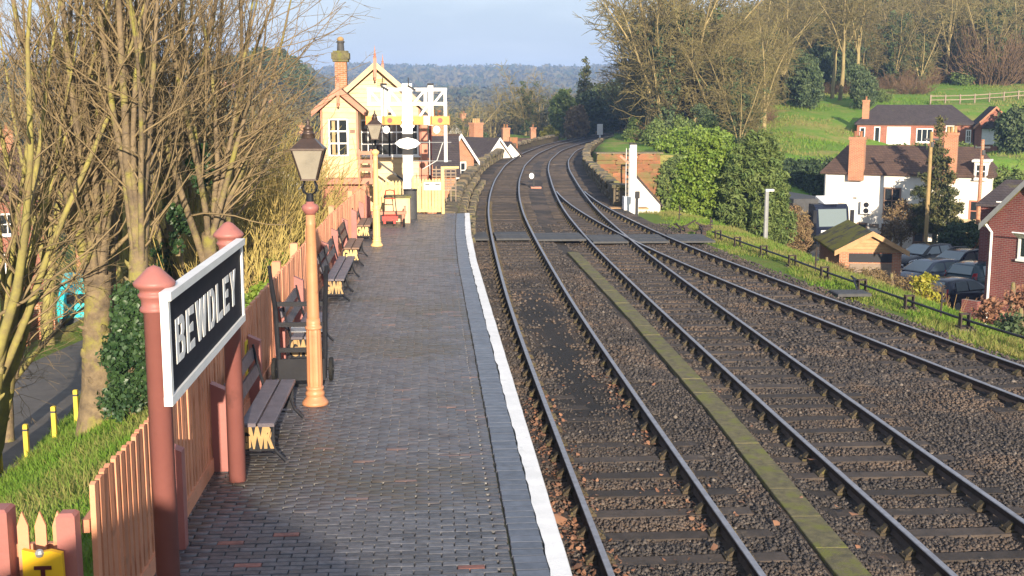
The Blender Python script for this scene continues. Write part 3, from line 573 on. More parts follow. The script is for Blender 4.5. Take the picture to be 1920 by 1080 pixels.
# barrow crossing of dark boards
bc = thing('barrow_crossing', 'dark boarded crossing over the tracks at the platform end', 'crossing')
for k_ in range(6):
    yy = 41.2 + k_ * .36
    for (a, b) in ((1.45, 2.06), (2.32, 3.52), (3.72, 5.50), (5.74, 7.0), (7.24, 8.46), (8.74, 10.1)):
        part('crossing_board', MB().box((0, 0, 0), (b - a, .34, .07), None, .01), M['grey_dark'], bc, loc=((a + b) / 2, yy - .03 * (a - 1.3), -.075 + float(dz((a + b) / 2, yy)) + rng.uniform(-.006, .006)))

# ------------------------------------------------------------------ platform
PZ = .9
pl = thing('platform', None, None, kind='structure'); pl['label'] = 'brick-paved station platform with white edge'
def edge_x(y): return float(np.interp(y, [0, 28, 34, 40.6], [1.115, 1.115, 1.19, 1.37]))
def quadstrip(xa, xb, y0, y1, z, step=1.0):
    ys = np.append(np.arange(y0, y1, step), y1); V = []
    for y in ys: V += [(xa(y), y, z), (xb(y), y, z)]
    return V, [(2 * i, 2 * i + 1, 2 * i + 3, 2 * i + 2) for i in range(len(ys) - 1)]
mb = MB(); v, f = quadstrip(lambda y: -2.5, lambda y: edge_x(y) - .02, 4, 40.5, PZ - .022); mb.add(v, f)
part('paving_bed', mb, M['joint'], pl)
mb = MB()
ys = list(np.arange(4, 40.5, 1.0)) + [40.5]
for i in range(len(ys) - 1):
    a, b = ys[i], ys[i + 1]; xa, xb = edge_x(a) - .09, edge_x(b) - .09
    mb.add([(xa, a, -.5), (xb, b, -.5), (xb, b, PZ - .09), (xa, a, PZ - .09)], [(0, 1, 2, 3)])
mb.add([(-2.5, 40.5, -.5), (1.28, 40.5, -.5), (1.28, 40.5, PZ - .03), (-2.5, 40.5, PZ - .03)], [(1, 0, 3, 2)])
mb.add([(-2.5, 4, -.5), (-2.5, 40.5, -.5), (-2.5, 40.5, PZ - .03), (-2.5, 4, PZ - .03)], [(1, 0, 3, 2)])
part('platform_wall', mb, M['platform_wall'], pl)
# white painted edge, a little wavy where the brush went
mb = MB(); vv = []; ff = []
ys = np.arange(4, 40.55, .18)
for i, y in enumerate(ys):
    e = edge_x(y); w = e - .172 + .012 * vnoise(y, 0, .5, 3) + .006 * nrs.randn()
    o_ = e + .008 * vnoise(y, 5, .35, 2)
    vv += [(w, y, PZ + .004), (o_ - .012, y, PZ + .004), (o_, y, PZ - .012), (o_, y, PZ - .10), (w, y, PZ - .02)]
for i in range(len(ys) - 1):
    for k_ in range(4): a = i * 5 + k_; ff.append((a, a + 1, a + 6, a + 5)[::-1])
mb.add(vv, [tuple(f_) for f_ in ff]); part('white_edge', mb, M['white_edge'], pl)
# blue header bricks behind the edge
hd = MB().box((0, 0, 0), (.276, .144, .06), None, .006).mesh('edging_brick', M['header'])
y = 8.2
while y < 40.4:
    link('edging_brick', hd, pl, (edge_x(y) - .175 - .143 + rng.uniform(-.005, .005), y, PZ - .03 + rng.uniform(-.002, .002)), (rng.uniform(-.008, .008), rng.uniform(-.006, .006), rng.uniform(-.01, .01)))
    y += .154
# pavers: the nearest 300 singly, the rest in one
pv = MB().box((0, 0, 0), (.222, .077, .06), None, .006)
pv_b = pv.mesh('paving_brick', M['blue_brick']); pv_r = pv.mesh('paving_brick', M['red_brick'])
rows = []
y = 8.3; k_ = 0
while y < 40.45:
    x1 = edge_x(y) - .175 - .292; x = x1 - (.115 if k_ % 2 else 0) - rng.uniform(0, .015)
    if k_ % 2: rows.append((x1 - .055, y, .1))
    while x > -2.42:
        rows.append((x - .113, y, .222)); x -= .2285
    y += .0845; k_ += 1
singles, rest = [], []
for (x, y, w) in rows:
    (singles if len(singles) < 300 and w > .2 and x > -1.98 - .0 * y else rest).append((x, y, w))
def redp(x, y): return .016 + (.16 if (vnoise(x, y, 1.1, 9) > .30 and 20 < y) else 0)
for (x, y, w) in singles:
    o = link('paving_brick', pv_r if rng.random() < redp(x, y) else pv_b, pl, (x, y, PZ - .03 + rng.uniform(-.003, .003)), (rng.uniform(-.012, .012), rng.uniform(-.008, .008), rng.uniform(-.012, .012)))
n = len(rest); P = np.array([(-1, -1, -1), (1, -1, -1), (1, 1, -1), (-1, 1, -1), (-1, -1, .8), (1, -1, .8), (1, 1, .8), (-1, 1, .8), (-.95, -.86, 1), (.95, -.86, 1), (.95, .86, 1), (-.95, .86, 1)], float)
cc = np.array(rest); dims = np.stack([cc[:, 2] / 2, np.full(n, .0385), np.full(n, .03)], -1)
Q = P[None] * dims[:, None]; Q[..., 2] += (nrs.randn(n, 1) * .0016) * P[None, :, 0] + nrs.randn(n, 1) * .0018 + (nrs.randn(n, 1) * .0016) * P[None, :, 1]
Q += np.stack([cc[:, 0] + nrs.randn(n) * .003, cc[:, 1] + nrs.randn(n) * .002, np.full(n, PZ - .03)], -1)[:, None]
T = np.array([(0, 1, 5, 4), (1, 2, 6, 5), (2, 3, 7, 6), (3, 0, 4, 7), (4, 5, 9, 8), (5, 6, 10, 9), (6, 7, 11, 10), (7, 4, 8, 11), (8, 9, 10, 11)])
Fc = (T[None] + (np.arange(n) * 12)[:, None, None]).reshape(-1, 4)
var = np.array([(1.0 if rng.random() < redp(x, y) else rng.random() ** 2 * .16) for (x, y, w) in rest])
o = link('brick_paving', npmesh('brick_paving', Q.reshape(-1, 3), Fc, M['paving'], attr=np.repeat(var, 9)), pl); o['kind'] = 'stuff'

# ------------------------------------------------------------------ picket fence along the back of the platform
def fence_x(y): return float(np.interp(y, [0, 27, 39], [-2.28, -2.28, -1.98]))
fn = thing('picket_fence', 'long orange-painted picket fence along the back of the platform', 'fence')
pk = MB()
pk.prism([(-.036, 0), (.036, 0), (.036, 1.20), (.022, 1.235), (-.022, 1.235), (-.036, 1.20)], -.011, .011, 'x')
pk = MB().prism([(-.044, .03), (.044, .03), (.044, 1.238), (.0, 1.25), (-.044, 1.238)], -.018, .018, 'x')
pk_me = pk.mesh('picket', M['light_stone'])
y = 7.75
while y < 38.8:
    link('picket', pk_me, fn, (fence_x(y), y, PZ + rng.uniform(-.012, .008)), (rng.uniform(-.012, .012), rng.uniform(-.006, .006), rng.uniform(-.035, .035)))
    y += .14 if y < 20 else .125
pst = MB(); pst.box((0, 0, .40), (.15, .13, .80), None, 0); pst.prism([(-.075, .80), (.075, .80), (.075, .86), (-.075, .93)][::1], -.065, .065, 'y')
pst_me = pst.mesh('fence_post', M['dark_stone'])
for yy in (9.75, 11.9, 14.4, 16.85, 19.4, 21.9, 24.4, 26.9, 29.4, 31.9, 34.4, 36.9):
    link('fence_post', pst_me, fn, (fence_x(yy) + .10, yy, PZ), (0, 0, 0))
post_tall = MB().box((0, 0, .68), (.13, .13, 1.36), None, .015).mesh('fence_post', M['light_stone'])
for yy in (13.1, 18.2, 20.6, 23.2, 28.2, 33.1): link('fence_post', post_tall, fn, (fence_x(yy) - .10, yy, PZ - .02))
for zz in (.28, .95):
    mb = MB()
    for a, b in ((7.7, 27), (27, 38.8)): mb.bar((fence_x(a) - .045, a, PZ + zz), (fence_x(b) - .045, b, PZ + zz), .05, .09)
    part('fence_rail', mb, M['light_stone'], fn)
mb = MB()
for a, b in ((7.7, 27), (27, 38.8)): mb.bar((fence_x(a) + .02, a, PZ + .075), (fence_x(b) + .02, b, PZ + .075), .03, .15)
part('gravel_board', mb, M['light_stone'], fn)

# return fence in the near corner
cf = thing('return_fence', 'short dark red fence with square posts at the near corner', 'fence')
for (x, y, w, h) in ((-2.86, 7.62, .17, 1.13), (-2.39, 7.55, .12, 1.11)):
    part('fence_post', MB().box((0, 0, h / 2), (w, w, h), None, .02), M['dark_stone'], cf, loc=(x, y, PZ))
for k_ in range(3):
    part('picket', MB().prism([(-.036, .0), (.036, .0), (.036, .96), (0, 1.06), (-.036, .96)], -.01, .01, 'y'), M['light_stone'], cf, loc=(-2.72 + k_ * .115, 7.66, PZ + .02))
part('fence_rail', MB().box((-2.62, 7.7, PZ + .8), (.5, .04, .09)), M['light_stone'], cf)
# yellow bin-like notice with a dark T mark, and dark bucket
yb = thing('yellow_notice', 'yellow notice board with dark T mark at bottom left corner', 'notice', (-2.52, 7.42, PZ))
part('board', MB().prism([(-.13, .45), (.13, .45), (.125, .88), (.05, .90), (-.03, .885), (-.125, .91)], -.02, .02, 'y'), M['yellow'], yb)
part('mark', MB().b2(-.055, .055, -.026, -.022, .775, .80).b2(-.014, .014, -.026, -.022, .60, .775), M['coach_red'], yb)
part('fixing', MB().sphere((-.015, -.02, .885), .03, 8), M['metal_grey'], yb)
part('stem', MB().b2(-.03, .03, .0, .04, 0, .46), M['yellow'], yb)
bk = thing('dark_bucket', 'dark rounded bucket lid at the bottom left edge', 'bucket', (-2.66, 7.2, PZ + .0))
part('bucket_body', MB().lathe([(.10, 0), (.12, .70), (.125, .72)], 16), M['black'], bk); part('lid', MB().lathe([(.13, .72), (.12, .76), (.04, .79), (.001, .795)], 16), M['black'], bk)
# yellow warning plate on the fence
wp = thing('warning_plate', 'small yellow and black warning plate on the fence', 'sign', (-2.255, 14.3, PZ + .68))
part('plate', MB().box((0, 0, 0), (.012, .34, .42)), M['warn'], wp)
mb = MB(); mb.prism([(-.15, -.12), (.0, .15), (-.06, .16), (-.15, .02)], .0075, .0095, 'x'); mb.prism([(.02, -.19), (.14, .02), (.14, .10), (-.05, -.19)], .0075, .0095, 'x'); part('black_stripe', mb, M['black'], wp)

# ------------------------------------------------------------------ station name board
nb_ = thing('station_name_board', 'black station name board lettered BEWDLEY in a white frame on red posts', 'sign', (-1.96, 9.77, PZ))
cap = [(.085, 0), (.085, 2.28), (.104, 2.285), (.112, 2.30), (.104, 2.32), (.096, 2.33), (.098, 2.37), (.112, 2.39), (.12, 2.41), (.108, 2.42), (.104, 2.435), (.112, 2.45), (.142, 2.47), (.148, 2.49), (.14, 2.505), (.085, 2.56), (.045, 2.60), (.012, 2.615), (.001, 2.617)]
for yy in (-1.37, 1.76):
    part('post', MB().lathe(cap, 28), M['dark_stone'], nb_, smooth=True, loc=(0, yy, 0))
part('panel', MB().b2(.105, .135, -1.60, 1.58, 1.72, 2.41), M['sign_black'], nb_)
fr = MB()
fr.b2(.095, .175, -1.66, 1.64, 2.405, 2.465); fr.b2(.095, .155, -1.66, 1.64, 1.66, 1.725); fr.b2(.097, .153, -1.66, -1.595, 1.725, 2.405); fr.b2(.097, .153, 1.575, 1.64, 1.725, 2.405)
part('frame', fr, M['white'], nb_)
LET = {  # strokes on a 0..1 x 0..1 cell: polygons
    'B': [[(0, 0), (.3, 0), (.3, 1), (0, 1)], [(.3, 0), (.78, 0), (.97, .1), (1, .25), (.7, .28), (.66, .16), (.3, .16)], [(.7, .28), (1, .25), (.97, .43), (.82, .52), (.3, .45), (.3, .58), (.6, .45)], [(.3, .44), (.6, .44), (.82, .52), (.94, .62), (.64, .66), (.58, .58), (.3, .58)], [(.64, .66), (.94, .62), (.96, .78), (.9, .92), (.6, .82)], [(.3, .84), (.55, .84), (.6, .82), (.9, .92), (.74, 1), (.3, 1)]],
    'E': [[(0, 0), (.34, 0), (.34, 1), (0, 1)], [(.34, 0), (1, 0), (1, .2), (.34, .17)], [(.34, .43), (.84, .40), (.84, .62), (.34, .59)], [(.34, .83), (.98, .8), (.98, 1), (.34, 1)]],
    'W': [[(0, 1), (.2, 0), (.40, 0), (.24, 1)], [(.22, 0), (.40, 0), (.62, 1), (.40, 1)], [(.40, 1), (.60, 0), (.80, 0), (.62, 1)], [(.62, 0), (.80, 0), (1, 1), (.78, 1)]],
    'D': [[(0, 0), (.32, 0), (.32, 1), (0, 1)], [(.32, 0), (.68, 0), (.92, .14), (.66, .24), (.55, .16), (.32, .16)], [(.92, .14), (1, .34), (1, .66), (.92, .86), (.66, .76), (.7, .62), (.7, .38), (.66, .24)], [(.92, .86), (.68, 1), (.32, 1), (.32, .84), (.55, .84), (.66, .76)]],
    'L': [[(0, 0), (.34, 0), (.34, 1), (0, 1)], [(.34, 0), (1, 0), (1, .21), (.34, .17)]],
    'Y': [[(.33, 0), (.67, 0), (.67, .45), (.33, .45)], [(0, 1), (.34, 1), (.62, .45), (.33, .45)], [(.66, 1), (1, 1), (.67, .45), (.42, .45)]],
}
wid = [.30, .28, .44, .30, .27, .28, .31]; gap = .075; pos = -(sum(wid) + gap * 6) / 2 - .07
for ch_, w in zip('BEWDLEY', wid):
    mb = MB()
    for k2, poly in enumerate(LET[ch_]):
        mb.prism([(pos + a * w, 1.90 + b * .325) for a, b in poly], .130, .139 + .0006 * k2, 'x')
    part('letter', mb, M['white'], nb_); pos += w + gap

# ------------------------------------------------------------------ benches
def bench(y0, L, label, mplank, mlet, plate=True):
    b = thing('platform_bench', label, 'bench', (-2.02, y0, PZ), 0, 'benches along the fence')
    for x, w in ((.02, .165), (.205, .17)):
        part('seat_plank', MB().box((x + w / 2, L / 2, .44), (w, L, .04), None, .008), mplank, b)
    for z, x in ((.62, -.06), (.80, -.115)):
        m = Matrix.Rotation(R(-16), 3, 'Y'); part('back_plank', MB().box((x, L / 2, z), (.03, L * .98, .125), m), mplank, b)
    ends = (.12, L - .12) if L < 2.6 else (.12, L * .36, L - .12)
    for k_, e in enumerate(ends):
        mb = MB()
        mb.tube([(-.10, e, .92), (-.06, e, .70), (.0, e, .46), (.02, e, .40)], [.014, .018, .02, .02], 6)
        mb.tube([(.0, e, .42), (.38, e, .42)], .018, 6)
        mb.tube([(.03, e, .42), (.05, e, .28), (.0, e, .1), (-.06, e, .015)], [.02, .018, .018, .022], 6)
        mb.tube([(.34, e, .42), (.31, e, .28), (.37, e, .12), (.47, e, .015)], [.02, .018, .018, .022], 6)
        mb.tube([(.02, e, .09), (.34, e, .09)], .012, 6)
        mb.b2(-.02, .36, e - .006, e + .006, .13, .40) if plate else None
        fr_ = part('cast_end', mb, M['black'], b, smooth=False)
        if k_ == 0:
            tm = gwr_me if mlet is M['tan'] else gwr_me2
            o = link('monogram', tm, fr_, (.17, e - .012, .265), (R(90), 0, 0))
    return b
def mono(m_):
    me = textmesh('GWR', .2, .005, .012, 1, .82); me.name = 'monogram'; me.materials.clear(); me.materials.append(m_)
    co = np.zeros(len(me.vertices) * 3); me.vertices.foreach_get('co', co); co = co.reshape(-1, 3)
    w = np.ptp(co[:, 0]); h = np.ptp(co[:, 1]); co[:, 0] *= .36 / w; co[:, 1] *= .25 / h; co[:, 2] = co[:, 2]
    me.vertices.foreach_set('co', co.ravel()); return me
gwr_me = mono(M['tan']); gwr_me2 = mono(M['gate_yellow'])
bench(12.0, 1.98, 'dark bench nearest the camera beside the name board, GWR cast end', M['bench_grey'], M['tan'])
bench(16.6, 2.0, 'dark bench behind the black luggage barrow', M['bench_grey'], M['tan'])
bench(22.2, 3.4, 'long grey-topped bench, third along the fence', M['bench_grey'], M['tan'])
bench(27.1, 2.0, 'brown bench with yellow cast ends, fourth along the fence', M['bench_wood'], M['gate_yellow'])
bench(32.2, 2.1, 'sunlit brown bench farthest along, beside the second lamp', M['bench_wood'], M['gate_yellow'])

# ------------------------------------------------------------------ lamps
def lamp(x, y, label, mp, mneck, s=1.0, mcap=None):
    l = thing('platform_lamp', label, 'lamp post', (x, y, PZ), 0, 'platform lamps')
    part('base', MB().lathe([(.165, 0), (.165, .03), (.15, .05), (.118, .09), (.112, .12), (.122, .13), (.118, .16), (.10, .19), (.112, .20), (.112, .225), (.098, .235)], 24), mneck, l, smooth=True)
    part('lower_shaft', MB().lathe([(.094, .23), (.098, .30), (.092, .93), (.088, .97)], 24, flute=.07), mp, l)
    part('collar', MB().lathe([(.10, .965), (.108, .98), (.10, 1.0), (.086, 1.01), (.09, 1.04), (.084, 1.10)], 24), mneck, l, smooth=True)
    part('upper_shaft', MB().lathe([(.078, 1.0), (.078, 1.14), (.070, 1.6), (.060, 2.25), (.064, 2.27), (.064, 2.30), (.058, 2.31), (.058, 2.44)], 20), mp, l, smooth=True)
    part('capital', MB().lathe([(.062, 2.40), (.072, 2.42), (.102, 2.455), (.106, 2.49), (.09, 2.52), (.05, 2.535), (.048, 2.56)], 20), mcap or mneck, l, smooth=True)
    mb = MB().lathe([(.048, 2.55), (.045, 2.65), (.03, 2.66)], 12)
    for a in range(4):
        c, s_ = math.cos(a * PI / 2 + PI / 4), math.sin(a * PI / 2 + PI / 4)
        mb.tube([(.03 * c, .03 * s_, 2.64), (.10 * c, .10 * s_, 2.68), (.125 * c, .125 * s_, 2.74), (.09 * c, .09 * s_, 2.80), (.10 * c, .10 * s_, 2.83)], .010, 5)
    part('frog', mb, M['black'], l)
    b, t, z0, z1 = .088, .186, 2.83, 3.20
    lan = part('lantern_glass', MB().lathe([(b * 1.414, z0), (t * 1.414, z1)], 4), M['frost'], l)
    mb = MB()
    for sx, sy in ((1, 1), (1, -1), (-1, 1), (-1, -1)): mb.tube([(b * sx * 1.03, b * sy * 1.03, z0), (t * sx * 1.03, t * sy * 1.03, z1)], .011, 4)
    for zz, r_ in ((z0, b), (z1, t)):
        q = [(r_ * 1.03 * sx, r_ * 1.03 * sy, zz) for sx, sy in ((1, 1), (-1, 1), (-1, -1), (1, -1))]
        for i in range(4): mb.bar(q[i], q[(i + 1) % 4], .022, .022)
    part('lantern_frame', mb, M['copper'], l)
    part('lantern_roof', MB().lathe([(t * 1.414 * 1.05, z1 + .01), (t * 1.414 * .96, z1 + .03), (.105, z1 + .13)], 4), M['copper'], l)
    part('vent', MB().lathe([(.075, z1 + .12), (.085, z1 + .14), (.075, z1 + .18), (.08, z1 + .185), (.062, z1 + .20), (.058, z1 + .24), (.066, z1 + .245), (.03, z1 + .28), (.016, z1 + .30), (.028, z1 + .32), (.012, z1 + .345), (.008, z1 + .37), (.001, z1 + .385)], 18), M['copper'], l, smooth=True)
    return l
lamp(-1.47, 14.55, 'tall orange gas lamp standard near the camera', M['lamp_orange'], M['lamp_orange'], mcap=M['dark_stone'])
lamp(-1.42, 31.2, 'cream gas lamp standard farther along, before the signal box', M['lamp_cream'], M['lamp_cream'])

# ------------------------------------------------------------------ luggage barrow (upright sack truck), black
lb = thing('luggage_barrow', 'black upright luggage barrow with curved shafts behind the near lamp', 'barrow', (-1.76, 15.75, PZ))
for s_ in (-1, 1):
    part('shaft', MB().tube([(s_ * .30, .0, .06), (s_ * .315, .0, .5), (s_ * .33, -.01, 1.0), (s_ * .36, -.10, 1.35), (s_ * .375, -.16, 1.62)], [.035, .035, .034, .03, .024], 8), M['black'], lb)
    w = part('wheel', MB().wheel((s_ * .385, .10, .16), .16, .05), M['tyre'], lb); part('hub', MB().wheel((s_ * .41, .10, .16), .05, .03), M['black'], w)
for z in (.45, .80, 1.08): part('cross_bar', MB().box((0, -.005, z), (.66, .04, .06)), M['black'], lb)
part('foot_plate', MB().box((0, -.02, .17), (.62, .05, .32)).box((0, -.14, .02), (.62, .26, .03)), M['black'], lb)
part('axle', MB().tube([(-.38, .10, .16), (.38, .10, .16)], .018, 8), M['black'], lb)
tr_ = thing('white_edged_tray', 'white-edged wooden tray on the bench behind the barrow', 'tray', (-1.80, 16.95, PZ + .465))
mb = MB(); mb.b2(-.24, .24, -.02, 0, 0, .06); mb.b2(-.24, .24, .42, .44, 0, .06); mb.b2(-.24, -.22, 0, .42, 0, .06); mb.b2(.22, .24, 0, .42, 0, .06); part('rim', mb, M['white'], tr_)
part('tray_base', MB().b2(-.218, .218, .002, .418, 0, .012), M['bench_grey'], tr_)

# ------------------------------------------------------------------ far end of the platform
rt = thing('red_sack_truck', 'red and black sack truck standing at the platform end', 'barrow', (-1.22, 36.0, PZ))
for s_ in (-1, 1):
    part('frame_tube', MB().tube([(s_ * .22, 0, .18), (s_ * .17, .03, .70), (s_ * .14, .05, 1.05)], .016, 6), M['black'], rt)
    part('grip', MB().tube([(s_ * .145, .05, .98), (s_ * .12, .055, 1.12), (0, .055, 1.14)], .02, 6), M['red'], rt)
    part('wheel', MB().wheel((s_ * .42, .1, .13), .13, .06), M['tyre'], rt)
part('cross_bar', MB().tube([(-.2, .02, .38), (.2, .02, .38)], .014, 6).tube([(-.15, .045, .88), (.15, .045, .88)], .016, 6), M['red'], rt)
part('deck', MB().b2(-.24, .24, -.06, .16, .20, .34).b2(-.20, -.13, -.10, -.06, .12, .22).b2(.10, .17, -.10, -.06, .12, .22), M['red'], rt)
part('axle', MB().tube([(-.42, .1, .13), (.42, .1, .13)], .016, 6), M['black'], rt)
fb = thing('flat_bench', 'low pinkish plank bench behind the red sack truck', 'bench', (-1.25, 36.5, PZ))
part('seat_plank', MB().b2(-.62, .52, -.16, .16, .36, .44), M['pinkish'], fb)
for x in (-.5, .42): part('leg', MB().b2(x - .04, x + .04, -.13, .13, 0, .36), M['pinkish'], fb)
part('back_slab', MB().b2(.44, .50, -.05, .16, .44, .60), M['pinkish'], fb)
cb_ = thing('cream_cabinet', 'cream wooden locker with mossy brown lid at the platform end', 'locker', (-1.0, 37.2, PZ))
part('locker_body', MB().b2(-.42, .36, 0, .6, 0, .80), M['cream_pale'], cb_)
for x in (-.42, .31): part('corner_post', MB().b2(x, x + .06, -.02, .0, 0, .80), M['cream'], cb_)
part('lid', MB().b2(-.46, .41, -.05, .66, .80, .86), M['concrete_moss'], cb_)
dr = thing('dark_drum', 'dark round drum behind the cream locker', 'drum', (-.64, 38.6, PZ)); part('drum_body', MB().lathe([(.22, 0), (.22, .95)], 20), M['grey_dark'], dr); part('rim', MB().lathe([(.23, .93), (.23, .98), (.2, .98)], 20), M['black'], dr)
bp_ = thing('brown_notice_plate', 'small brown plate standing on the locker side', 'sign', (-1.62, 36.9, PZ + .55)); part('plate', MB().b2(-.12, .04, 0, .02, 0, .14), M['bench_wood'], bp_); part('post', MB().b2(-.05, -.02, .02, .04, -.55, .1), M['cream'], bp_)

def pale_fence(name, label, cat, x0, y0, x1, y1, n, h, m_, sign=False):
    g = thing(name, label, cat, (x0, y0, PZ), math.atan2(y1 - y0, x1 - x0)); L = math.hypot(x1 - x0, y1 - y0)
    for k_ in range(n):
        x = L * (k_ + .5) / n
        part('picket', MB().prism([(x - .045, .06), (x + .045, .06), (x + .045, h - .09), (x, h), (x - .045, h - .09)], -.012, .012, 'y'), m_, g)
    for z in (.12, h - .22): part('fence_rail', MB().b2(0, L, .013, .05, z - .05, z + .05), m_, g)
    return g
gt = pale_fence('picket_gate', 'pale yellow picket gate with white notice at the platform end', 'gate', -.50, 40.35, .38, 40.35, 8, 1.22, M['gate_yellow'])
nt = part('notice', MB().b2(.30, .88, -.04, -.016, .82, 1.08), M['white'], gt)
mb = MB()
for (a, b, z0, z1) in ((.34, .50, .99, 1.03), (.68, .85, .99, 1.03), (.36, .84, .935, .945), (.35, .55, .88, .90), (.62, .84, .88, .90), (.40, .80, .855, .862), (.36, .84, 1.055, 1.06)): mb.b2(a, b, -.0425, -.0405, z0, z1)
part('faded_lettering', mb, M['grey_dark'], nt)
part('gate_post', MB().b2(.90, 1.0, -.04, .06, 0, 1.62).b2(.93, 1.5, -.03, .05, 1.55, 1.62), M['gate_yellow'], gt)
part('gate_post', MB().b2(-.10, -.02, -.04, .06, 0, 1.3), M['gate_yellow'], gt)
pale_fence('pale_fence', 'pale yellow picket fence panel left of the signal post', 'fence', -1.72, 39.4, -.95, 39.4, 7, 1.22, M['gate_yellow'])

# ------------------------------------------------------------------ bracket signal at the platform end
sg = thing('bracket_signal', 'white bracket signal post with two orange arms before the signal box', 'signal', (-.74, 40.9, PZ))
part('main_post', MB().b2(-.17, .17, -.17, .17, 0, 4.42), M['white'], sg)
part('black_band', MB().b2(-.175, .175, -.175, .175, 2.52, 2.72).b2(-.175, .175, -.175, .175, 2.0, 2.25).b2(-.19, .19, -.19, .19, 0, .42), M['black'], sg)
lz = [(-.44, 2.40), (-.28, 2.53), (0, 2.60), (.28, 2.53), (.44, 2.40), (.28, 2.26), (0, 2.19), (-.28, 2.26)]
part('lozenge', MB().prism(lz, -.215, -.19, 'y'), M['white'], sg)
def truss(s):
    mb = MB(); a, b = s * .17, s * 1.36
    for z in (4.22, 3.74): mb.b2(min(a, b), max(a, b), -.06, .06, z - .055, z + .055)
    for x in (.62, 1.30): mb.b2(s * x - .05, s * x + .05, -.055, .055, 3.69, 4.27)
    mb.bar((s * .24, 0, 3.78), (s * .58, 0, 4.18), .09, .07); mb.bar((s * .95, 0, 3.8), (s * 1.26, 0, 4.18), .09, .07)
    mb.bar((s * .17, 0, 2.95), (s * .7, 0, 3.7), .09, .08)
    return mb
for s in (-1, 1):
    part('bracket_truss', truss(s), M['white'], sg)
    d = part('doll_post', MB().b2(s * .80 - .09, s * .80 + .09, -.09, .09, 3.0 if s > 0 else 3.3, 4.36), M['white'], sg)
    part('finial', MB().b2(s * .80 - .11, s * .80 + .11, -.11, .11, 4.36, 4.43), M['black'], d)
    x0, x1 = (.20, 1.44) if s > 0 else (-1.42, -.20)
    ar = part('signal_arm', MB().b2(x0, x1, -.16, -.135, 3.03, 3.32), M['signal_arm'], sg)
    xs = x0 + (.36 if s > 0 else .34); part('white_stripe', MB().b2(xs, xs + .2, -.168, -.1605, 3.03, 3.32), M['white'], ar)
    xc = x0 + (.92 if s > 0 else .82)
    q = [(xc + .085 * math.cos(a * PI / 7), 3.175 + .085 * math.sin(a * PI / 7)) for a in range(14)]; part('red_lens', MB().prism(q, -.172, -.162, 'y'), M['red'], ar)
    q = [(xc - .12 + .12 * math.cos(a * PI / 8), 2.86 + .13 * math.sin(a * PI / 8)) for a in range(16)]; part('white_disc', MB().prism(q, -.15, -.13, 'y'), M['white'], ar)
    part('lamp_case', MB().b2(xc - .06, xc + .06, -.12, .0, 3.35, 3.45), M['black'], ar)
    part('pull_rod', MB().tube([(x0 + .62, -.17, 3.05), (x0 + .62, -.17, 4.3)], .012, 5), M['black'], ar)
    part('counterweight', MB().bar((s * .0 + (.02 if s > 0 else -.9), -.2, 4.36), (s * .0 + (.3 if s > 0 else -.62), -.2, 4.2), .05, .05).tube([((.05 if s > 0 else -.85), -.2, 4.3), ((.05 if s > 0 else -.82), -.2, 4.62)], .018, 5), M['black'], ar)
part('outer_strut', MB().b2(1.25, 1.36, -.05, .05, 1.75, 3.7), M['white'], sg)
mb = MB()
for z in (2.42, 1.78): mb.tube([(.2, 0, z), (1.5, 0, z)], .016, 5)
mb.tube([(.75, 0, 1.3), (.75, 0, 2.5)], .016, 5); mb.tube([(1.2, 0, 2.4), (1.0, 0, 1.8), (.5, 0, 1.5)], .02, 5)
part('hand_rail', mb, M['metal_grey'], sg)

# ------------------------------------------------------------------ signal box
sb = thing('signal_box', 'cream timber signal box with brick chimney and gabled porch', 'signal box', (-2.07, 47, 0))
CXW = 1.70
def wboards(parent, x0, x1, y, z0, z1, pitch, m_, clip=None, thick=.042, proud=.0, skip=None):
    """horizontal weatherboards on a front wall, each its own piece"""
    z = z0
    while z < z1 - .02:
        zt = min(z + pitch, z1)
        a0, b0 = (x0, x1) if clip is None else clip(z)
        a1, b1 = (x0, x1) if clip is None else clip(zt)
        segs = [(a0, b0, a1, b1)]
        if skip and zt > skip[2] + .01 and z < skip[3] - .01: segs = [(a0, skip[0], a1, skip[0]), (skip[1], b0, skip[1], b1)]
        for (p, q, r_, s_) in segs:
            if q - p < .03: continue
            mb = MB(); t = thick
            vv = [(p, y - t - proud, z + .004), (q, y - t - proud, z + .004), (q, y, z + .004), (p, y, z + .004), (r_, y - t * .25 - proud, zt), (s_, y - t * .25 - proud, zt), (s_, y, zt), (r_, y, zt)]
            mb.add(vv, [(3, 2, 1, 0), (4, 5, 6, 7), (0, 1, 5, 4), (1, 2, 6, 5), (2, 3, 7, 6), (3, 0, 4, 7)]); part('weatherboard', mb, m_, parent)
        z += pitch
apex, eav = 6.20, 4.42
wl_b = MB(); wl_b.prism([(-CXW, .2), (CXW, .2), (CXW, 4.5), (0, 6.0), (-CXW, 4.5)], .0, 7.0, 'y'); part('wall', wl_b, M['cream_pale'], sb)
def gclip(z): h = CXW if z < 4.5 else max(.03, CXW * (6.0 - z) / 1.5); return (-h, h)
wboards(sb, -CXW, CXW, -.002, .9, 2.60, .20, M['cream_pale'])
wboards(sb, -CXW, CXW, -.002, 4.02, 5.95, .17, M['cream_pale'], gclip)
for x in (-CXW - .03, CXW - .05): part('corner_board', MB().b2(x, x + .08, -.06, .03, .3, 4.45), M['pinkish'], sb)
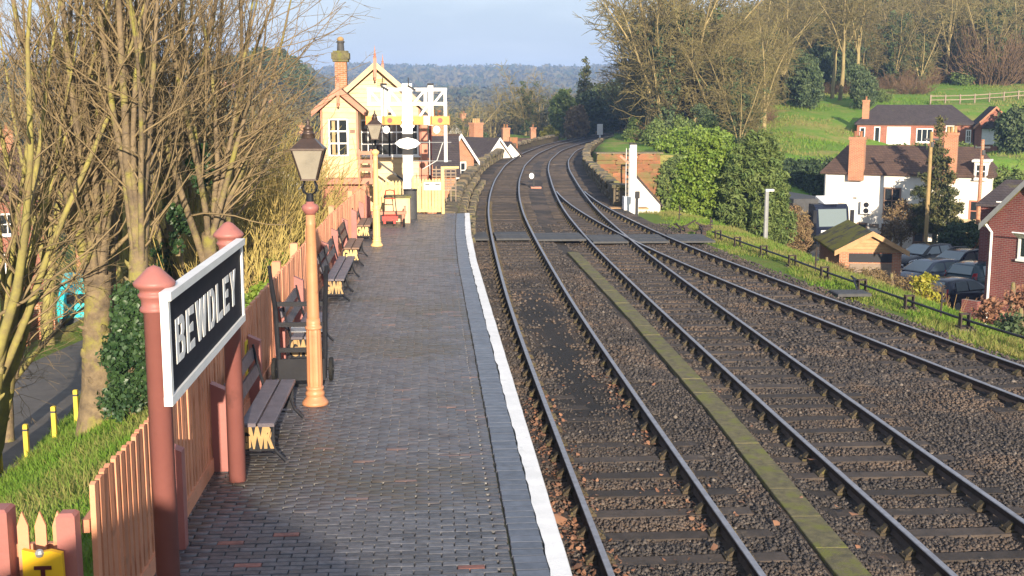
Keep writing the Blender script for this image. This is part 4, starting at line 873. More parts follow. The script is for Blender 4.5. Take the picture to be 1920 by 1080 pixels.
# window band: four lights, three panes high
wx = np.linspace(-.62, CXW - .08, 5)
for k_ in range(4):
    a, b = wx[k_], wx[k_ + 1]
    w = part('window', MB().b2(a, b, -.015, .01, 2.62, 4.0), M['glass'], sb)
    mb = MB(); t = .035
    for x in (a, b): mb.b2(x - t, x + t, -.055, -.016, 2.60, 4.02)
    for z in (2.63, 3.07, 3.53, 3.99): mb.b2(a + t, b - t, -.05, -.017, z - t * .8, z + t * .8)
    mb.b2((a + b) / 2 - .016, (a + b) / 2 + .016, -.048, -.018, 2.66, 3.96); part('frame', mb, M['white'], w)
part('sill', MB().b2(-.7, CXW + .02, -.10, -.002, 2.54, 2.60), M['white'], sb)
def gable_roof(parent, x0, half, ex, z_e, z_a, y0, y1, m_, mb_m, th=.09):
    """two slopes with bargeboards and finial; ex = eave overhang half width"""
    for s in (-1, 1):
        p = [(x0, z_a), (x0 + s * ex, z_e), (x0 + s * ex, z_e - th), (x0, z_a - th)]
        part('roof', MB().prism(p if s < 0 else p[::-1], y0, y1, 'y'), m_, parent)
        p = [(x0, z_a + .05), (x0 + s * (ex + .03), z_e + .03), (x0 + s * (ex + .03), z_e - .20), (x0, z_a - .20)]
        part('bargeboard', MB().prism(p if s < 0 else p[::-1], y0 - .05 - .002 * s, y0 - .003, 'y'), mb_m, parent)
gable_roof(sb, 0, CXW, 2.18, 4.30, 6.22, -.35, 7.3, M['tile_brown'], M['cream'])
def finial(parent, x, y, z, m_):
    part('finial', MB().b2(x - .06, x + .06, y - .045, y + .045, z - .55, z + .20).lathe([(.05, 0), (.06, .05), (.03, .08), (.055, .12), (.03, .16), (.018, .3), (.001, .48)], 10, (x, y, z + .2)).lathe([(.001, -.2), (.05, -.14), (.03, -.08), (.05, -.03), (.05, 0)], 10, (x, y, z - .5)), m_, parent)
finial(sb, 0, -.45, 6.2, M['pinkish']); finial(sb, 0, 7.35, 6.2, M['pinkish'])
for k_ in range(5): part('louvre', MB().box((.20, -.06, 5.30 + k_ * .07), (.30, .03, .035)), M['gate_yellow'], sb)
# chimney
chm = part('chimney', MB().b2(-1.62, -1.16, .45, .95, 4.2, 6.28), M['brick_orange'], sb)
part('chimney_cap', MB().b2(-1.70, -1.08, .37, 1.03, 6.28, 6.38).b2(-1.74, -1.04, .33, 1.07, 6.38, 6.62).b2(-1.68, -1.10, .39, 1.01, 6.62, 6.70), M['concrete_moss'], chm)
part('chimney_pot', MB().lathe([(.15, 6.68), (.13, 7.0), (.16, 7.02), (.16, 7.08), (.12, 7.1)], 14, (-1.39, .7, 0)), M['grey_dark'], chm); part('cowl', MB().lathe([(.12, 7.1), (.14, 7.16), (.10, 7.22), (.03, 7.26)], 12, (-1.39, .7, 0)), M['tan'], chm)
# porch
PY = -2.35; px0, px1 = -1.95, -.60; pc = (px0 + px1) / 2; ph = (px1 - px0) / 2
mb = MB(); mb.prism([(px0, 1.95), (px1, 1.95), (px1, 4.45), (pc, 5.12), (px0, 4.45)], PY, 0, 'y'); part('porch_wall', mb, M['cream'], sb)
def pclip(z): h = ph if z < 4.45 else max(.03, ph * (5.12 - z) / .67); return (pc - h, pc + h)
wboards(sb, px0, px1, PY - .002, 2.55, 5.05, .195, M['cream'], pclip, skip=(px0 + .26, px0 + 1.0, 2.68, 4.10))
z = 1.90   # flared skirt below
for k_ in range(4):
    e0, e1 = .20 * (1 - k_ / 4) ** 1.3 + .03, .20 * (1 - (k_ + 1) / 4) ** 1.3 + .03
    vv = [(px0 - e0, PY - e0, z), (px1 + e0 * .3, PY - e0, z), (px1 + e1 * .3, PY - e1 + .012, z + .165), (px0 - e1, PY - e1 + .012, z + .165), (px0 - e0, PY + .02, z), (px1 + e0 * .3, PY + .02, z), (px1 + e1 * .3, PY + .02, z + .165), (px0 - e1, PY + .02, z + .165)]
    part('skirt_board', MB().add(vv, [(0, 1, 2, 3), (0, 3, 7, 4), (1, 5, 6, 2), (3, 2, 6, 7), (0, 4, 5, 1)]), M['cream'], sb); z += .165
for x in (px0 - .02, px1 - .06): part('corner_board', MB().b2(x, x + .08, PY - .05, PY + .03, 2.55, 4.46), M['pinkish'], sb)
pw = part('window', MB().b2(px0 + .29, px0 + .97, PY - .02, PY + .01, 2.72, 4.06), M['glass'], sb)
mb = MB(); a, b = px0 + .29, px0 + .97
for x in (a, (a + b) / 2, b): mb.b2(x - .03, x + .03, PY - .06, PY - .021, 2.70, 4.08)
for z in (2.72, 3.17, 3.62, 4.06): mb.b2(a + .03, b - .03, PY - .055, PY - .022, z - .026, z + .026)
part('frame', mb, M['white'], pw); part('curtain', MB().b2(a + .10, a + .22, PY - .0215, PY - .0205, 2.76, 4.0), M['tan'], pw)
part('name_plate', MB().b2(px1 - .30, px1 - .10, PY - .045, PY - .03, 3.55, 3.68), M['bench_wood'], sb)
part('meter_box', MB().b2(px1 - .26, px1 - .16, PY - .07, PY - .03, 2.18, 2.45), M['cream'], sb)
gable_roof(sb, pc, ph, .98, 4.36, 5.22, PY - .28, .3, M['tile_brown'], M['pinkish'], .07); finial(sb, pc, PY - .36, 5.2, M['pinkish'])
# landing, store below, stair
part('landing', MB().b2(px0 - .22, .02, PY - .32, 0, 1.66, 1.88), M['pinkish'], sb)
part('store_wall', MB().b2(px0 - .05, -.45, PY + .05, -.05, .1, 1.66), M['pinkish'], sb)
dd = part('store_door', MB().b2(px0 + .30, px0 + 1.15, PY + .0, PY + .048, .2, 1.60), M['pinkish'], sb)
part('hinge', MB().b2(px0 + .30, px0 + .62, PY - .02, PY - .002, 1.36, 1.41).b2(px0 + .30, px0 + .62, PY - .02, PY - .002, .5, .55), M['black'], dd)
mb = MB()
for x in (-.55, -.10, .0): mb.b2(x - .035, x + .035, PY - .28, PY - .21, 1.88, 2.95)
for z in (2.2, 2.5, 2.82): mb.b2(-.6, .03, PY - .265, PY - .22, z - .07, z + .07)
part('landing_rail', mb, M['pinkish'], sb)
part('stair_string', MB().bar((.0, PY - .2, 1.75), (1.05, PY - .2, .95), .06, .22).bar((.0, PY - .75, 1.72), (1.05, PY - .75, .92), .06, .22), M['cream'], sb)
part('stair_rail', MB().bar((-.02, PY - .2, 2.62), (1.10, PY - .2, 1.78), .07, .07), M['grey_dark'], sb)
for k_ in range(5): part('stair_tread', MB().box((.12 + k_ * .2, PY - .47, 1.66 - k_ * .155), (.24, .5, .035)), M['pinkish'], sb)
part('downpipe', MB().tube([(CXW + .42, .2, .6), (CXW + .42, .2, 4.2)], .05, 8), M['coach_red'], sb)
part('corner_post', MB().b2(CXW + .06, CXW + .30, -.1, .15, .4, 4.2), M['pinkish'], sb)
part('brick_base', MB().b2(CXW + .03, CXW + .5, .3, 6.9, .1, 2.2), M['brick_orange'], sb)

# trellis fence beside the box
tf = thing('trellis_panel', 'tan trellis panel beside the signal box corner', 'trellis', (.35, 48.5, .2))
for k_ in range(7): part('slat', MB().b2(-.3, .75, 0, .02, .9 + k_ * .14, .95 + k_ * .14), M['wood_fence'], tf)
for k_ in range(6): part('slat', MB().b2(-.3 + k_ * .2, -.26 + k_ * .2, -.022, -.002, .2, 1.9), M['wood_fence'], tf)

# ------------------------------------------------------------------ viaduct deck and parapets
vd = thing('viaduct', 'curved stone viaduct with mossy parapets carrying both tracks', 'viaduct')
DECK = [(-2.35, -.28), (-2.35, -7), (5.9, -7), (5.9, -.28)]
mb = MB(); vv = []; ys = np.arange(56, 168, 2.0)
def nrm(C, y): d = float(cx(C, y + .5) - cx(C, y - .5)); l = math.hypot(d, 1); return 1 / l, -d / l
for y in ys:
    nx, ny = nrm(C1, y); c = float(cx(C1, y)); w = float(cx(C2, y)) - c
    for (u, z) in ((-2.5, -.42), (-2.5, -7), (w + 2.4, -7), (w + 2.4, -.42)): vv.append((c + u * nx, y + u * ny, z))
for i in range(len(ys) - 1):
    for k_ in range(4): a, b = i * 4 + k_, i * 4 + (k_ + 1) % 4; mb.f.append([a, b, b + 4, a + 4]); mb.mi.append(0)
mb.f.append([0, 1, 2, 3]); mb.mi.append(0); mb.v = vv
part('deck', mb, M['sandstone'], vd)
def stone(L, W, H, seed):
    r = random.Random(seed); mb = MB(); j = lambda a: a + r.uniform(-.02, .02)
    vv = [(j(-W / 2), j(-L / 2), 0), (j(W / 2), j(-L / 2), 0), (j(W / 2), j(L / 2), 0), (j(-W / 2), j(L / 2), 0)]
    vv += [(j(-W / 2), j(-L / 2), j(H * .75)), (j(W / 2), j(-L / 2), j(H * .75)), (j(W / 2), j(L / 2), j(H * .75)), (j(-W / 2), j(L / 2), j(H * .75))]
    vv += [(j(-W * .36), j(-L * .47), j(H)), (j(W * .36), j(-L * .47), j(H)), (j(W * .36), j(L * .47), j(H)), (j(-W * .36), j(L * .47), j(H))]
    mb.add(vv, [(0, 1, 5, 4), (1, 2, 6, 5), (2, 3, 7, 6), (3, 0, 4, 7), (4, 5, 9, 8), (5, 6, 10, 9), (6, 7, 11, 10), (7, 4, 8, 11), (8, 9, 10, 11)]); return mb
cop = [stone(.86, .56, .22, s).mesh('coping_stone', M['parapet']) for s in range(5)]
blk = [stone(.62, .34, .29, 20 + s).mesh('parapet_block', M['parapet']) for s in range(5)]
def parapet(C, off, y0, y1, ztop, courses, side):
    y = y0; k_ = 0
    while y < y1:
        nx, ny = nrm(C, y); c = float(cx(C, y)); a = math.atan2(-ny, nx) * -1
        step = .88 * ny if False else .88
        g = (0.92 if y < 110 else 1.0)
        link('coping_stone', cop[k_ % 5], vd, (c + off * nx, y + off * ny, ztop - .22 + rng.uniform(-.06, .05)), (rng.uniform(-.06, .06), rng.uniform(-.10, .10), a + rng.uniform(-.10, .10)), (rng.uniform(.85, 1.25), rng.uniform(.85, 1.1), rng.uniform(.8, 1.4)))
        if y < 105:
            for q in range(courses):
                for h in (0, 1):
                    u = off + rng.uniform(-.03, .03); yy = y + (h - .5) * .44
                    link('parapet_block', blk[(k_ * 3 + q + h) % 5], vd, (c + u * nx, yy + u * ny, ztop - .22 - .28 * (q + 1)), (0, 0, a + rng.uniform(-.05, .05)), (1.25, .74, 1))
        y += .86 / math.sqrt(1 + (ny / nx) ** 2); k_ += 1
parapet(C1, -2.28, 44.2, 150, .62, 2, -1)
parapet(C2, 2.15, 57.5, 150, .70, 3, 1)
for (C, off, zt, m0, m1) in ((C1, -2.28, .40, 44, 155), (C2, 2.15, .48, 57, 155)):   # rough core behind the blocks
    mb = MB(); vv = []; ys = np.arange(m0, m1, 1.5)
    for y in ys:
        nx, ny = nrm(C, y); c = float(cx(C, y))
        for (u, z) in ((-.17, zt), (-.17, -.6), (.17, -.6), (.17, zt)): vv.append((c + (off + u) * nx, y + (off + u) * ny, z))
    for i in range(len(ys) - 1):
        for k_ in range(4): a, b = i * 4 + k_, i * 4 + (k_ + 1) % 4; mb.f.append([a, b, b + 4, a + 4]); mb.mi.append(0)
    mb.f.append([0, 1, 2, 3]); mb.mi.append(0); mb.v = vv
    part('parapet_core', mb, M['parapet'], vd)
part('refuge_pillar', MB().b2(8.85, 9.75, 56.2, 57.1, -.6, .62).b2(8.75, 9.85, 56.1, 57.2, .62, .78), M['parapet'], vd)
nx, ny = nrm(C1, 118); part('pilaster', MB().box((float(cx(C1, 118)) - 2.4, 118, .55), (.8, .8, 1.5)), M['sandstone'], vd)
# stepped stone revetment beside the near end of the parapet
for k_ in range(74):
    y = 41.2 + k_ * .42; nx, ny = nrm(C1, y)
    for q, u in enumerate((-1.86, -1.52)):
        link('revetment_stone', blk[(k_ + q) % 5], vd, (float(cx(C1, y)) + u * nx + rng.uniform(-.04, .04), y, -.12 - .10 * q + (.22 if q == 0 else .0) + rng.uniform(-.03, .03)), (0, 0, rng.uniform(-.2, .2)), (.9, .6, .8))
# stone ramp by the platform end
rp_ = thing('stone_ramp', 'weathered sloping plank ramp beside the gate', 'ramp')
for k_ in range(4): part('plank', MB().bar((.62 + k_ * .24, 40.75, .82 - .02 * k_), (.92 + k_ * .26, 44.3, .42), .22, .07), M['concrete_moss'], rp_)

# ------------------------------------------------------------------ right-hand wall of red sandstone and things round it
sw = thing('sandstone_wall', 'orange-red sandstone retaining wall behind the white signal', 'wall', (0, 0, 0))
core = MB().b2(12.3, 16.8, 85.35, 86.2, -5.5, 1.0); part('wall_core', core, M['sandstone'], sw)
sbk = [stone(1, 1, 1, 50 + s).mesh('sandstone_block', M['sandstone']) for s in range(5)]
for r_ in range(15):
    x = 12.15; hgt = (.42, .30, .36, .26, .38)[r_ % 5]; top = 1.0 - sum((.42, .30, .36, .26, .38)[q % 5] for q in range(r_ + 1))
    while x < 16.65:
        w = min(rng.uniform(.5, 1.5), 16.8 - x)
        link('sandstone_block', sbk[rng.randrange(5)], sw, (x + w / 2, 85.22 + rng.uniform(-.07, .07), top), (rng.uniform(-.03, .03), 0, rng.uniform(-.02, .02)), (w * 1.03, .5, hgt * 1.06)); x += w
part('wall_coping', MB().b2(12.1, 17.0, 84.95, 86.3, 1.02, 1.12), M['parapet'], sw)
ws = thing('white_signal', 'tall white signal post with ladder beside the right-hand parapet', 'signal', (9.45, 54.4, -1.2))
part('post', MB().b2(-.15, .15, -.15, .15, 0, 3.95), M['white'], ws)
part('finial', MB().b2(-.17, -.02, -.15, .0, 3.95, 4.05).b2(.03, .15, -.1, .05, 3.95, 4.02), M['black'], ws)
lad = part('ladder', MB().b2(-.34, -.31, -.1, -.06, 0.9, 3.8).b2(-.20, -.17, -.1, -.06, .9, 3.8), M['metal_grey'], ws)
for k_ in range(13): part('rung', MB().b2(-.31, -.20, -.095, -.065, 1.0 + k_ * .22, 1.08 + k_ * .22), M['black'], lad)
part('base_box', MB().b2(-.42, .25, -.3, .25, .2, 1.55), M['white'], ws)
part('signal_arm', MB().bar((-.2, -.1, 3.1), (-.62, -.1, 3.45), .06, .10), M['pinkish'], ws)
bpst = thing('black_post', 'short black post in front of the white signal', 'post', (9.35, 52.6, -.6)); part('post', MB().b2(-.06, .06, -.06, .06, 0, 1.25), M['black'], bpst); part('head', MB().b2(-.08, .12, -.08, .08, 1.0, 1.32), M['black'], bpst)
lp2 = thing('yard_lamp', 'slim pale lamp pole before the sandstone wall', 'lamp post', (14.2, 82, -3)); part('pole', MB().tube([(0, 0, 0), (0, 0, 3.9)], .06, 8), M['cream_pale'], lp2); part('lamp_head', MB().b2(-.05, .35, -.08, .08, 3.88, 3.98), M['cream_pale'], lp2)
wk = thing('plank_walkway', 'pale plank walkway at the foot of the parapet end', 'walkway')
for k_ in range(3): part('plank', MB().b2(8.5, 10.3, 54.7 + k_ * .26, 54.92 + k_ * .26, -.30, -.22), M['shed_wood'], wk)
wb = thing('white_gable_building', 'white gabled outbuilding with dark sloping roof behind the signal', 'building', (10.0, 58.0, -3.0))
part('gable_wall', MB().prism([(0, 0), (1.5, 0), (1.5, 2.65), (.3, 4.0), (0, 4.0)], 0, .2, 'y'), M['render_white'], wb)
part('roof', MB().prism([(.25, 4.16), (1.62, 2.62), (1.62, 2.52), (.25, 4.04)], -.1, 3.2, 'y'), M['slate'], wb); part('side_wall', MB().b2(1.3, 1.5, .2, 3.1, 0, 2.5), M['render_white'], wb)
gsn = thing('ground_signal', 'small white-disc ground signal between the tracks', 'signal', (5.95, 68.0, -.25))
part('post', MB().b2(.02, .12, -.06, .06, 0, 1.05), M['black'], gsn); q = [(-.06 + .14 * math.cos(a * PI / 8), .75 + .17 * math.sin(a * PI / 8)) for a in range(16)]
part('disc', MB().prism(q, -.10, -.07, 'y'), M['white'], gsn); part('lamp_case', MB().b2(-.12, .02, -.06, .06, .92, 1.08), M['black'], gsn); part('base', MB().b2(-.1, .5, -.25, .25, 0, .12), M['pinkish'], gsn)
wd = thing('distant_white_signal', 'tiny white distance signal where the line bends away', 'signal', (22.2, 153, -.3)); part('post', MB().b2(-.1, .1, -.1, .1, 0, 1.2), M['white'], wd); part('head', MB().b2(-.35, .35, -.15, .15, .9, 2.3), M['white'], wd)

# point rodding on stools along the right-hand verge
rodp = [(14.1, 14), (12.95, 20), (12.45, 23.4), (12.08, 25.9), (11.50, 33.5), (11.37, 36.2), (10.95, 41.3), (10.75, 44)]
def rodx(y): return float(np.interp(y, [p[1] for p in rodp], [p[0] for p in rodp]))
rd = thing('point_rodding', 'two dark point rods on stools along the grassy verge', 'point rodding')
for k_, o_ in enumerate((0, .11)):
    part('rod', MB().tube([(rodx(y) + o_, y, -.10 - .03 * k_ + float(dz(11, y)) * .8) for y in np.arange(14, 44.1, 1.2)], .030 - .006 * k_, 6), M['black'], rd)
stool = MB().b2(-.12, .20, -.12, .12, -.30, -.26).b2(-.08, -.05, -.06, .06, -.26, .04).b2(.13, .16, -.06, .06, -.26, .04).b2(-.09, .17, -.04, .04, .0, .035).mesh('rod_stool', M['rail_side'])
padm = MB().box((0, 0, 0), (.5, .42, .08), None, .01).mesh('stool_pad', M['concrete_moss'])
for yy in (15.5, 18, 20.6, 22.9, 25.6, 28.2, 30.9, 33.4, 36.1, 38.6, 41.2, 43.4):
    link('rod_stool', stool, rd, (rodx(yy), yy, -.12), (0, 0, .1)); link('stool_pad', padm, rd, (rodx(yy) + .03, yy - .06, -.46), None, (.8, .8, 1))
for k_, (x, y, h, lab) in enumerate(((11.55, 35.0, .75, 'short dark cable stake on the verge, middle one'), (12.25, 27.6, .7, 'short dark cable stake on the verge near the yellow bush'), (13.0, 22.6, .75, 'short dark cable stake on the verge at the right edge'), (10.6, 50.5, .7, 'pair-headed dark stake on the far verge'), (10.9, 46.0, .6, 'stubby dark stake by the rod cranks'))):
    s_ = thing('cable_stake', lab, 'stake', (x + .25, y, -.55)); part('stake', MB().tube([(0, 0, 0), (.02, 0, h + .1)], .025, 6), M['rail_side'], s_); part('insulator', MB().b2(.03, .10, -.03, .03, h - .1, h), M['black'], s_); part('insulator', MB().b2(-.02, .1, -.03, .03, h - .32, h - .26), M['black'], s_)
ck = thing('rod_cranks', 'dark jumble of point cranks by the crossing', 'point cranks')
for k_ in range(9):
    a = rng.uniform(0, 3.1); x, y = 10.2 + rng.uniform(-.5, .9), 45.0 + rng.uniform(-1.8, 1.4); part('crank', MB().bar((x, y, -.22), (x + .5 * math.cos(a), y + .9 * math.sin(a), -.12 + rng.uniform(0, .12)), .05, .05).box((x, y, -.25), (.16, .2, .14)), M['rail_side'], ck)
hm = thing('drain_cover', 'flat dark drain cover beside the rodding', 'cover', (11.05, 29.9, -.30)); part('slab', MB().box((0, 0, 0), (.9, .7, .08), None, .02), M['grey_dark'], hm); part('hose', MB().tube([(.3, .3, .05), (.45, 1.0, .2), (.7, 1.3, .1), (.75, 2.0, .15)], .03, 6), M['black'], hm)

# ------------------------------------------------------------------ houses
def window(parent, x, z, w, h, y=0.0, rows_=2, cols=2, fm=None, proud=.05, sill=True, glass_=None, fw=.05):
    g = part('window', MB().b2(x - w / 2, x + w / 2, y - .012, y + .03, z, z + h), glass_ or M['glass'], parent)
    mb = MB()
    for i in range(cols + 1):
        q = x - w / 2 + w * i / cols; t = fw if i in (0, cols) else fw * .6; mb.b2(q - t, q + t, y - proud, y - .013, z - fw, z + h + fw)
    for i in range(rows_ + 1):
        q = z + h * i / rows_; t = fw if i in (0, rows_) else fw * .6; mb.b2(x - w / 2, x + w / 2, y - proud + .006, y - .014, q - t, q + t)
    part('frame', mb, fm or M['white'], g)
    if sill: part('sill', MB().b2(x - w / 2 - .08, x + w / 2 + .08, y - .12, y - .002, z - .14, z - fw - .003), fm or M['white'], g)
    return g
def house(name, label, cat, loc, rz, W, D, H, RH, mw, mr, wins=(), chims=(), hip=0.0, ov=.25, ridge='x', base=0.0, mch=None, group=None, rake=None):
    h = thing(name, label, cat, loc, rz, group)
    if ridge == 'x':
        mb = MB()
        if hip: mb.b2(0, W, 0, D, base, H)
        else: mb.prism([(0, base), (D, base), (D, H), (D / 2, H + RH - .02), (0, H)], 0, W, 'x')
        part('wall', mb, mw, h)
        t = .12; k = RH / (D / 2); zo = H - ov * k
        for s in (0, 1):
            mb = MB()
            ye, yr = (-ov, D / 2) if s == 0 else (D + ov, D / 2)
            x0, x1 = -ov, W + ov
            vv = [(x0, ye, zo), (x1, ye, zo), (x1 - hip, yr, H + RH), (x0 + hip, yr, H + RH)]
            vv += [(a, b, c + t) for a, b, c in vv]
            mb.add(vv, [(0, 1, 2, 3)[::-1], (4, 5, 6, 7), (0, 1, 5, 4), (1, 2, 6, 5), (2, 3, 7, 6), (3, 0, 4, 7)]); rf = part('roof', mb, mr, h)
            if s == 0: front = rf
        if hip:
            for s in (0, 1):
                xe, xr = (-ov, -ov + hip) if s == 0 else (W + ov, W + ov - hip)
                part('roof', MB().add([(xe, -ov, zo + .002), (xe, D + ov, zo + .002), (xr, D / 2, H + RH + .115), (xe, -ov, zo + t), (xe, D + ov, zo + t), (xr, D / 2, H + RH + .118)], [(0, 1, 2), (3, 4, 5), (0, 1, 4, 3)]), mr, h)
    else:
        part('wall', MB().prism([(0, base), (W, base), (W, H), (W / 2, H + RH - .02), (0, H)], 0, D, 'y'), mw, h)
        k = RH / (W / 2); t = .12; zo = H - ov * k
        for s in (0, 1):
            xe = -ov if s == 0 else W + ov; p = [(xe, zo), (W / 2, H + RH), (W / 2, H + RH + t), (xe, zo + t)]
            rf = part('roof', MB().prism(p if s else p[::-1], -ov, D + ov, 'y'), mr, h)
            if s == 0: front = rf
            if rake:
                p = [(xe, zo - .10), (W / 2, H + RH - .10), (W / 2, H + RH + t + .03), (xe, zo + t + .03)]
                part('bargeboard', MB().prism(p if s else p[::-1], -ov - .05 - .002 * s, -ov - .003, 'y'), rake, h)
    for (x, y, w, d, z0, z1, pots) in chims:
        c = part('chimney', MB().b2(x - w / 2, x + w / 2, y - d / 2, y + d / 2, z0, z1 - .18).b2(x - w / 2 - .05, x + w / 2 + .05, y - d / 2 - .05, y + d / 2 + .05, z1 - .18, z1), mch or M['brick_orange'], front)
        for i in range(pots):
            q = x + (i - (pots - 1) / 2) * w * .8 / max(1, pots); part('chimney_pot', MB().lathe([(.10, z1), (.085, z1 + .32), (.11, z1 + .34), (.11, z1 + .38)], 10, (q, y, 0)), M['sandstone'] if pots < 3 else M['tan'], c)
    for w in wins: window(h, *w[:4], **(w[4] if len(w) > 4 else {}))
    return h
dark = dict(fm=M['bench_wood'], fw=.05)
wh = house('white_house', 'long white rendered house with brown tiled roof and two brick chimneys', 'house', (26.0, 76, -4.7), R(-30), 10.2, 5.2, 4.93, 1.55, M['render_white'], M['tile_brown'],
    wins=[(4.35, 2.35, 1.0, 1.6, dict(rows_=2, cols=2, **dark)), (2.55, .55, .55, 1.05, dict(rows_=1, cols=1, **dark)), (4.1, .55, .55, 1.05, dict(rows_=1, cols=1, **dark)), (6.1, .55, .6, 1.0, dict(rows_=1, cols=1, **dark)), (9.5, 2.05, .85, 1.25, dict(rows_=2, cols=2, fm=M['pinkish']))],
    chims=[(2.05, -.1, .95, .62, 4.4, 7.2, 2), (7.75, .05, .78, .62, 4.4, 7.55, 3)], hip=1.2)
ac = part('fan_unit', MB().b2(2.45, 3.15, -.32, -.02, 2.25, 3.05), M['white'], wh)
for z in (2.46, 2.84): part('fan', MB().wheel((2.8, -.33, z), .17, .04, 'y', 16), M['black'], ac)
part('drainpipe', MB().tube([(.1, -.08, 0), (.1, -.08, 4.8)], .05, 6), M['metal_grey'], wh)
for k_, x in enumerate((.9, 1.9, 6.6)): part('vent', MB().b2(x, x + .22, -.03, -.003, 2.7 + .5 * k_, 2.78 + .5 * k_), M['grey_dark'], wh)
part('wall_sign', MB().b2(3.0, 3.6, -.04, -.003, 1.35, 1.6), M['wood_fence'], wh)
dm = part('dormer', MB().b2(9.2, 10.0, -.2, 1.6, 4.6, 5.75).b2(9.05, 10.15, -.35, 1.7, 5.75, 5.87), M['render_white'], wh); window(wh, 9.6, 4.75, .6, .85, y=-.2, fm=M['white'])
part('lean_to', MB().prism([(-1.1, 1.9), (0, 2.15), (0, 2.05), (-1.1, 1.8)], 8.2, 10.6, 'x').b2(8.3, 10.5, -1.0, -.003, .1, 1.8), M['cream_pale'], wh)
part('skylight', MB().box((5.9, .8, 5.42), (.5, .5, .06), Matrix.Rotation(R(31), 3, 'X')).box((7.0, .8, 5.42), (.5, .5, .06), Matrix.Rotation(R(31), 3, 'X')), M['lens'], wh)
bgw = house('brick_bungalow', 'red brick bungalow with dark hipped roof on the hillside', 'bungalow', (43.9, 119, -.2), R(-20), 11.2, 6.0, 2.85, 1.75, M['brick_wall'], M['slate'],
    wins=[(.55, 1.0, .45, 1.4, dict(rows_=1, cols=1)), (2.0, .95, .5, 1.5, dict(rows_=1, cols=1)), (4.1, .85, 2.2, 1.6, dict(rows_=1, cols=1, glass_=M['white'])), (6.6, 1.0, 1.5, 1.3, dict(rows_=1, cols=3)), (9.0, .4, .7, 2.2, dict(rows_=1, cols=1))],
    chims=[(.8, .8, .7, .55, 2.8, 5.2, 1)], hip=2.2)
bgx = house('gable_wing', 'projecting brick gable wing of the hillside bungalow with a bay window', 'house', (54.2, 114.2, -.3), R(-20), 3.6, 6, 2.7, 1.85, M['brick_wall'], M['slate'], ridge='y', rake=M['brick_orange'],
    wins=[(1.8, 1.05, 2.3, 1.35, dict(rows_=1, cols=1, glass_=M['white'])), (1.2, -.45, 1.0, .5, dict(rows_=1, cols=3))])
part('bay_roof', MB().prism([(.5, 2.52), (3.1, 2.52), (2.6, 3.2), (1.0, 3.2)], -.5, .0, 'y'), M['slate'], bgx); window(bgx, -.6, 1.1, .4, 1.2, y=.4)
nbh = house('maroon_brick_house', 'maroon brick house gable with white bargeboards at the right edge', 'house', (22.62, 46.0, -4.7), R(-60), 3.5, 9, 4.62, 1.75, M['brick_dark'], M['tile_moss'], ridge='y', rake=M['metal_grey'])
w_ = window(nbh, 1.65, 3.3, .42, .95, rows_=1, cols=1); part('open_casement', MB().box((1.65, -.3, 4.22), (.52, .5, .05), Matrix.Rotation(R(-28), 3, 'X')), M['white'], w_)
part('drainpipe', MB().tube([(.22, -.09, 0), (.22, -.09, 4.2), (.02, -.22, 4.52)], .055, 8), M['white'], nbh)
part('aerial', MB().tube([(1.75, .4, 6.4), (1.75, .4, 8.1)], .03, 6).tube([(1.45, .4, 7.8), (2.3, .4, 7.8)], .02, 5), M['metal_grey'], nbh)
part('garden_wall', MB().b2(-.75, -.02, -.4, -.15, 0, 1.35), M['brick_dark'], nbh)
house('dark_roof_annexe', 'small dark-roofed annexe behind the maroon brick house', 'house', (27.5, 56.8, -4.9), R(-30), 3.2, 4, 4.6, 1.0, M['brick_dark'], M['slate'], wins=[(1.0, 3.75, .55, .95, dict(rows_=2, cols=1))], hip=1.2)
# garage with mossy roof
ga = house('garage', 'small brick garage with moss-covered roof and timber gable', 'garage', (19.85, 55.4, -4.6), R(-9), 2.95, 5.6, 2.22, .80, M['brick_orange'], M['tile_moss'], ridge='y', rake=M['shed_wood'], ov=.3)
part('door', MB().b2(.5, 2.5, -.03, .0, .05, 1.55), M['wood_fence'], ga); part('opening', MB().b2(.45, 2.5, -.02, -.004, 1.62, 2.05), M['black'], ga)
for k_ in range(5):
    z = 2.12 + k_ * .15; hw = 1.475 * (1 - (z - 2.12) / .9); part('gable_board', MB().b2(1.475 - hw, 1.475 + hw, -.06 - .004 * k_, -.01, z, z + .14), M['shed_wood'], ga)
for k_ in range(6): part('door_board', MB().b2(.52, 2.48, -.055, -.032, .08 + k_ * .245, .31 + k_ * .245), M['wood_fence'], ga)
# cottages left of the viaduct
house('slate_cottage', 'cottage with dark slate roof just behind the signal box', 'house', (-3.2, 61, -6.5), 0, 4.55, 6, 7.55, 1.75, M['brick_orange'], M['slate'], chims=[(3.6, 4.5, .8, .6, 8.4, 10.4, 2)], rake=None)
house('gabled_cottage', 'orange brick gable with white boards behind the slate roof', 'house', (.9, 75, -6.5), R(35), 2.4, 5, 7.6, 1.5, M['brick_orange'], M['tile_brown'], ridge='y', rake=M['white'], wins=[(1.3, 6.4, .8, 1.0)])
house('brick_and_white_house', 'orange brick house with white gable and large chimney left of the viaduct', 'house', (5.0, 104.5, -7.1), R(38), 2.9, 5.2, 7.0, 1.6, M['brick_orange'], M['slate'], ridge='y', rake=M['white'], chims=[(2.6, 4.4, 1.1, .7, 7.6, 10.0, 4)], mch=M['brick_orange'])
part('white_gable', MB().prism([(.02, 3), (2.88, 3), (2.88, 6.98), (1.45, 8.5), (.02, 6.98)], -.03, -.002, 'y'), M['render_white'], bpy.data.objects['brick_and_white_house'])
house('small_white_cottage', 'small white cottage gable beside the orange brick house', 'house', (6.3, 107, -7.4), R(30), 2.4, 5, 7.3, 1.2, M['render_white'], M['slate'], ridge='y')
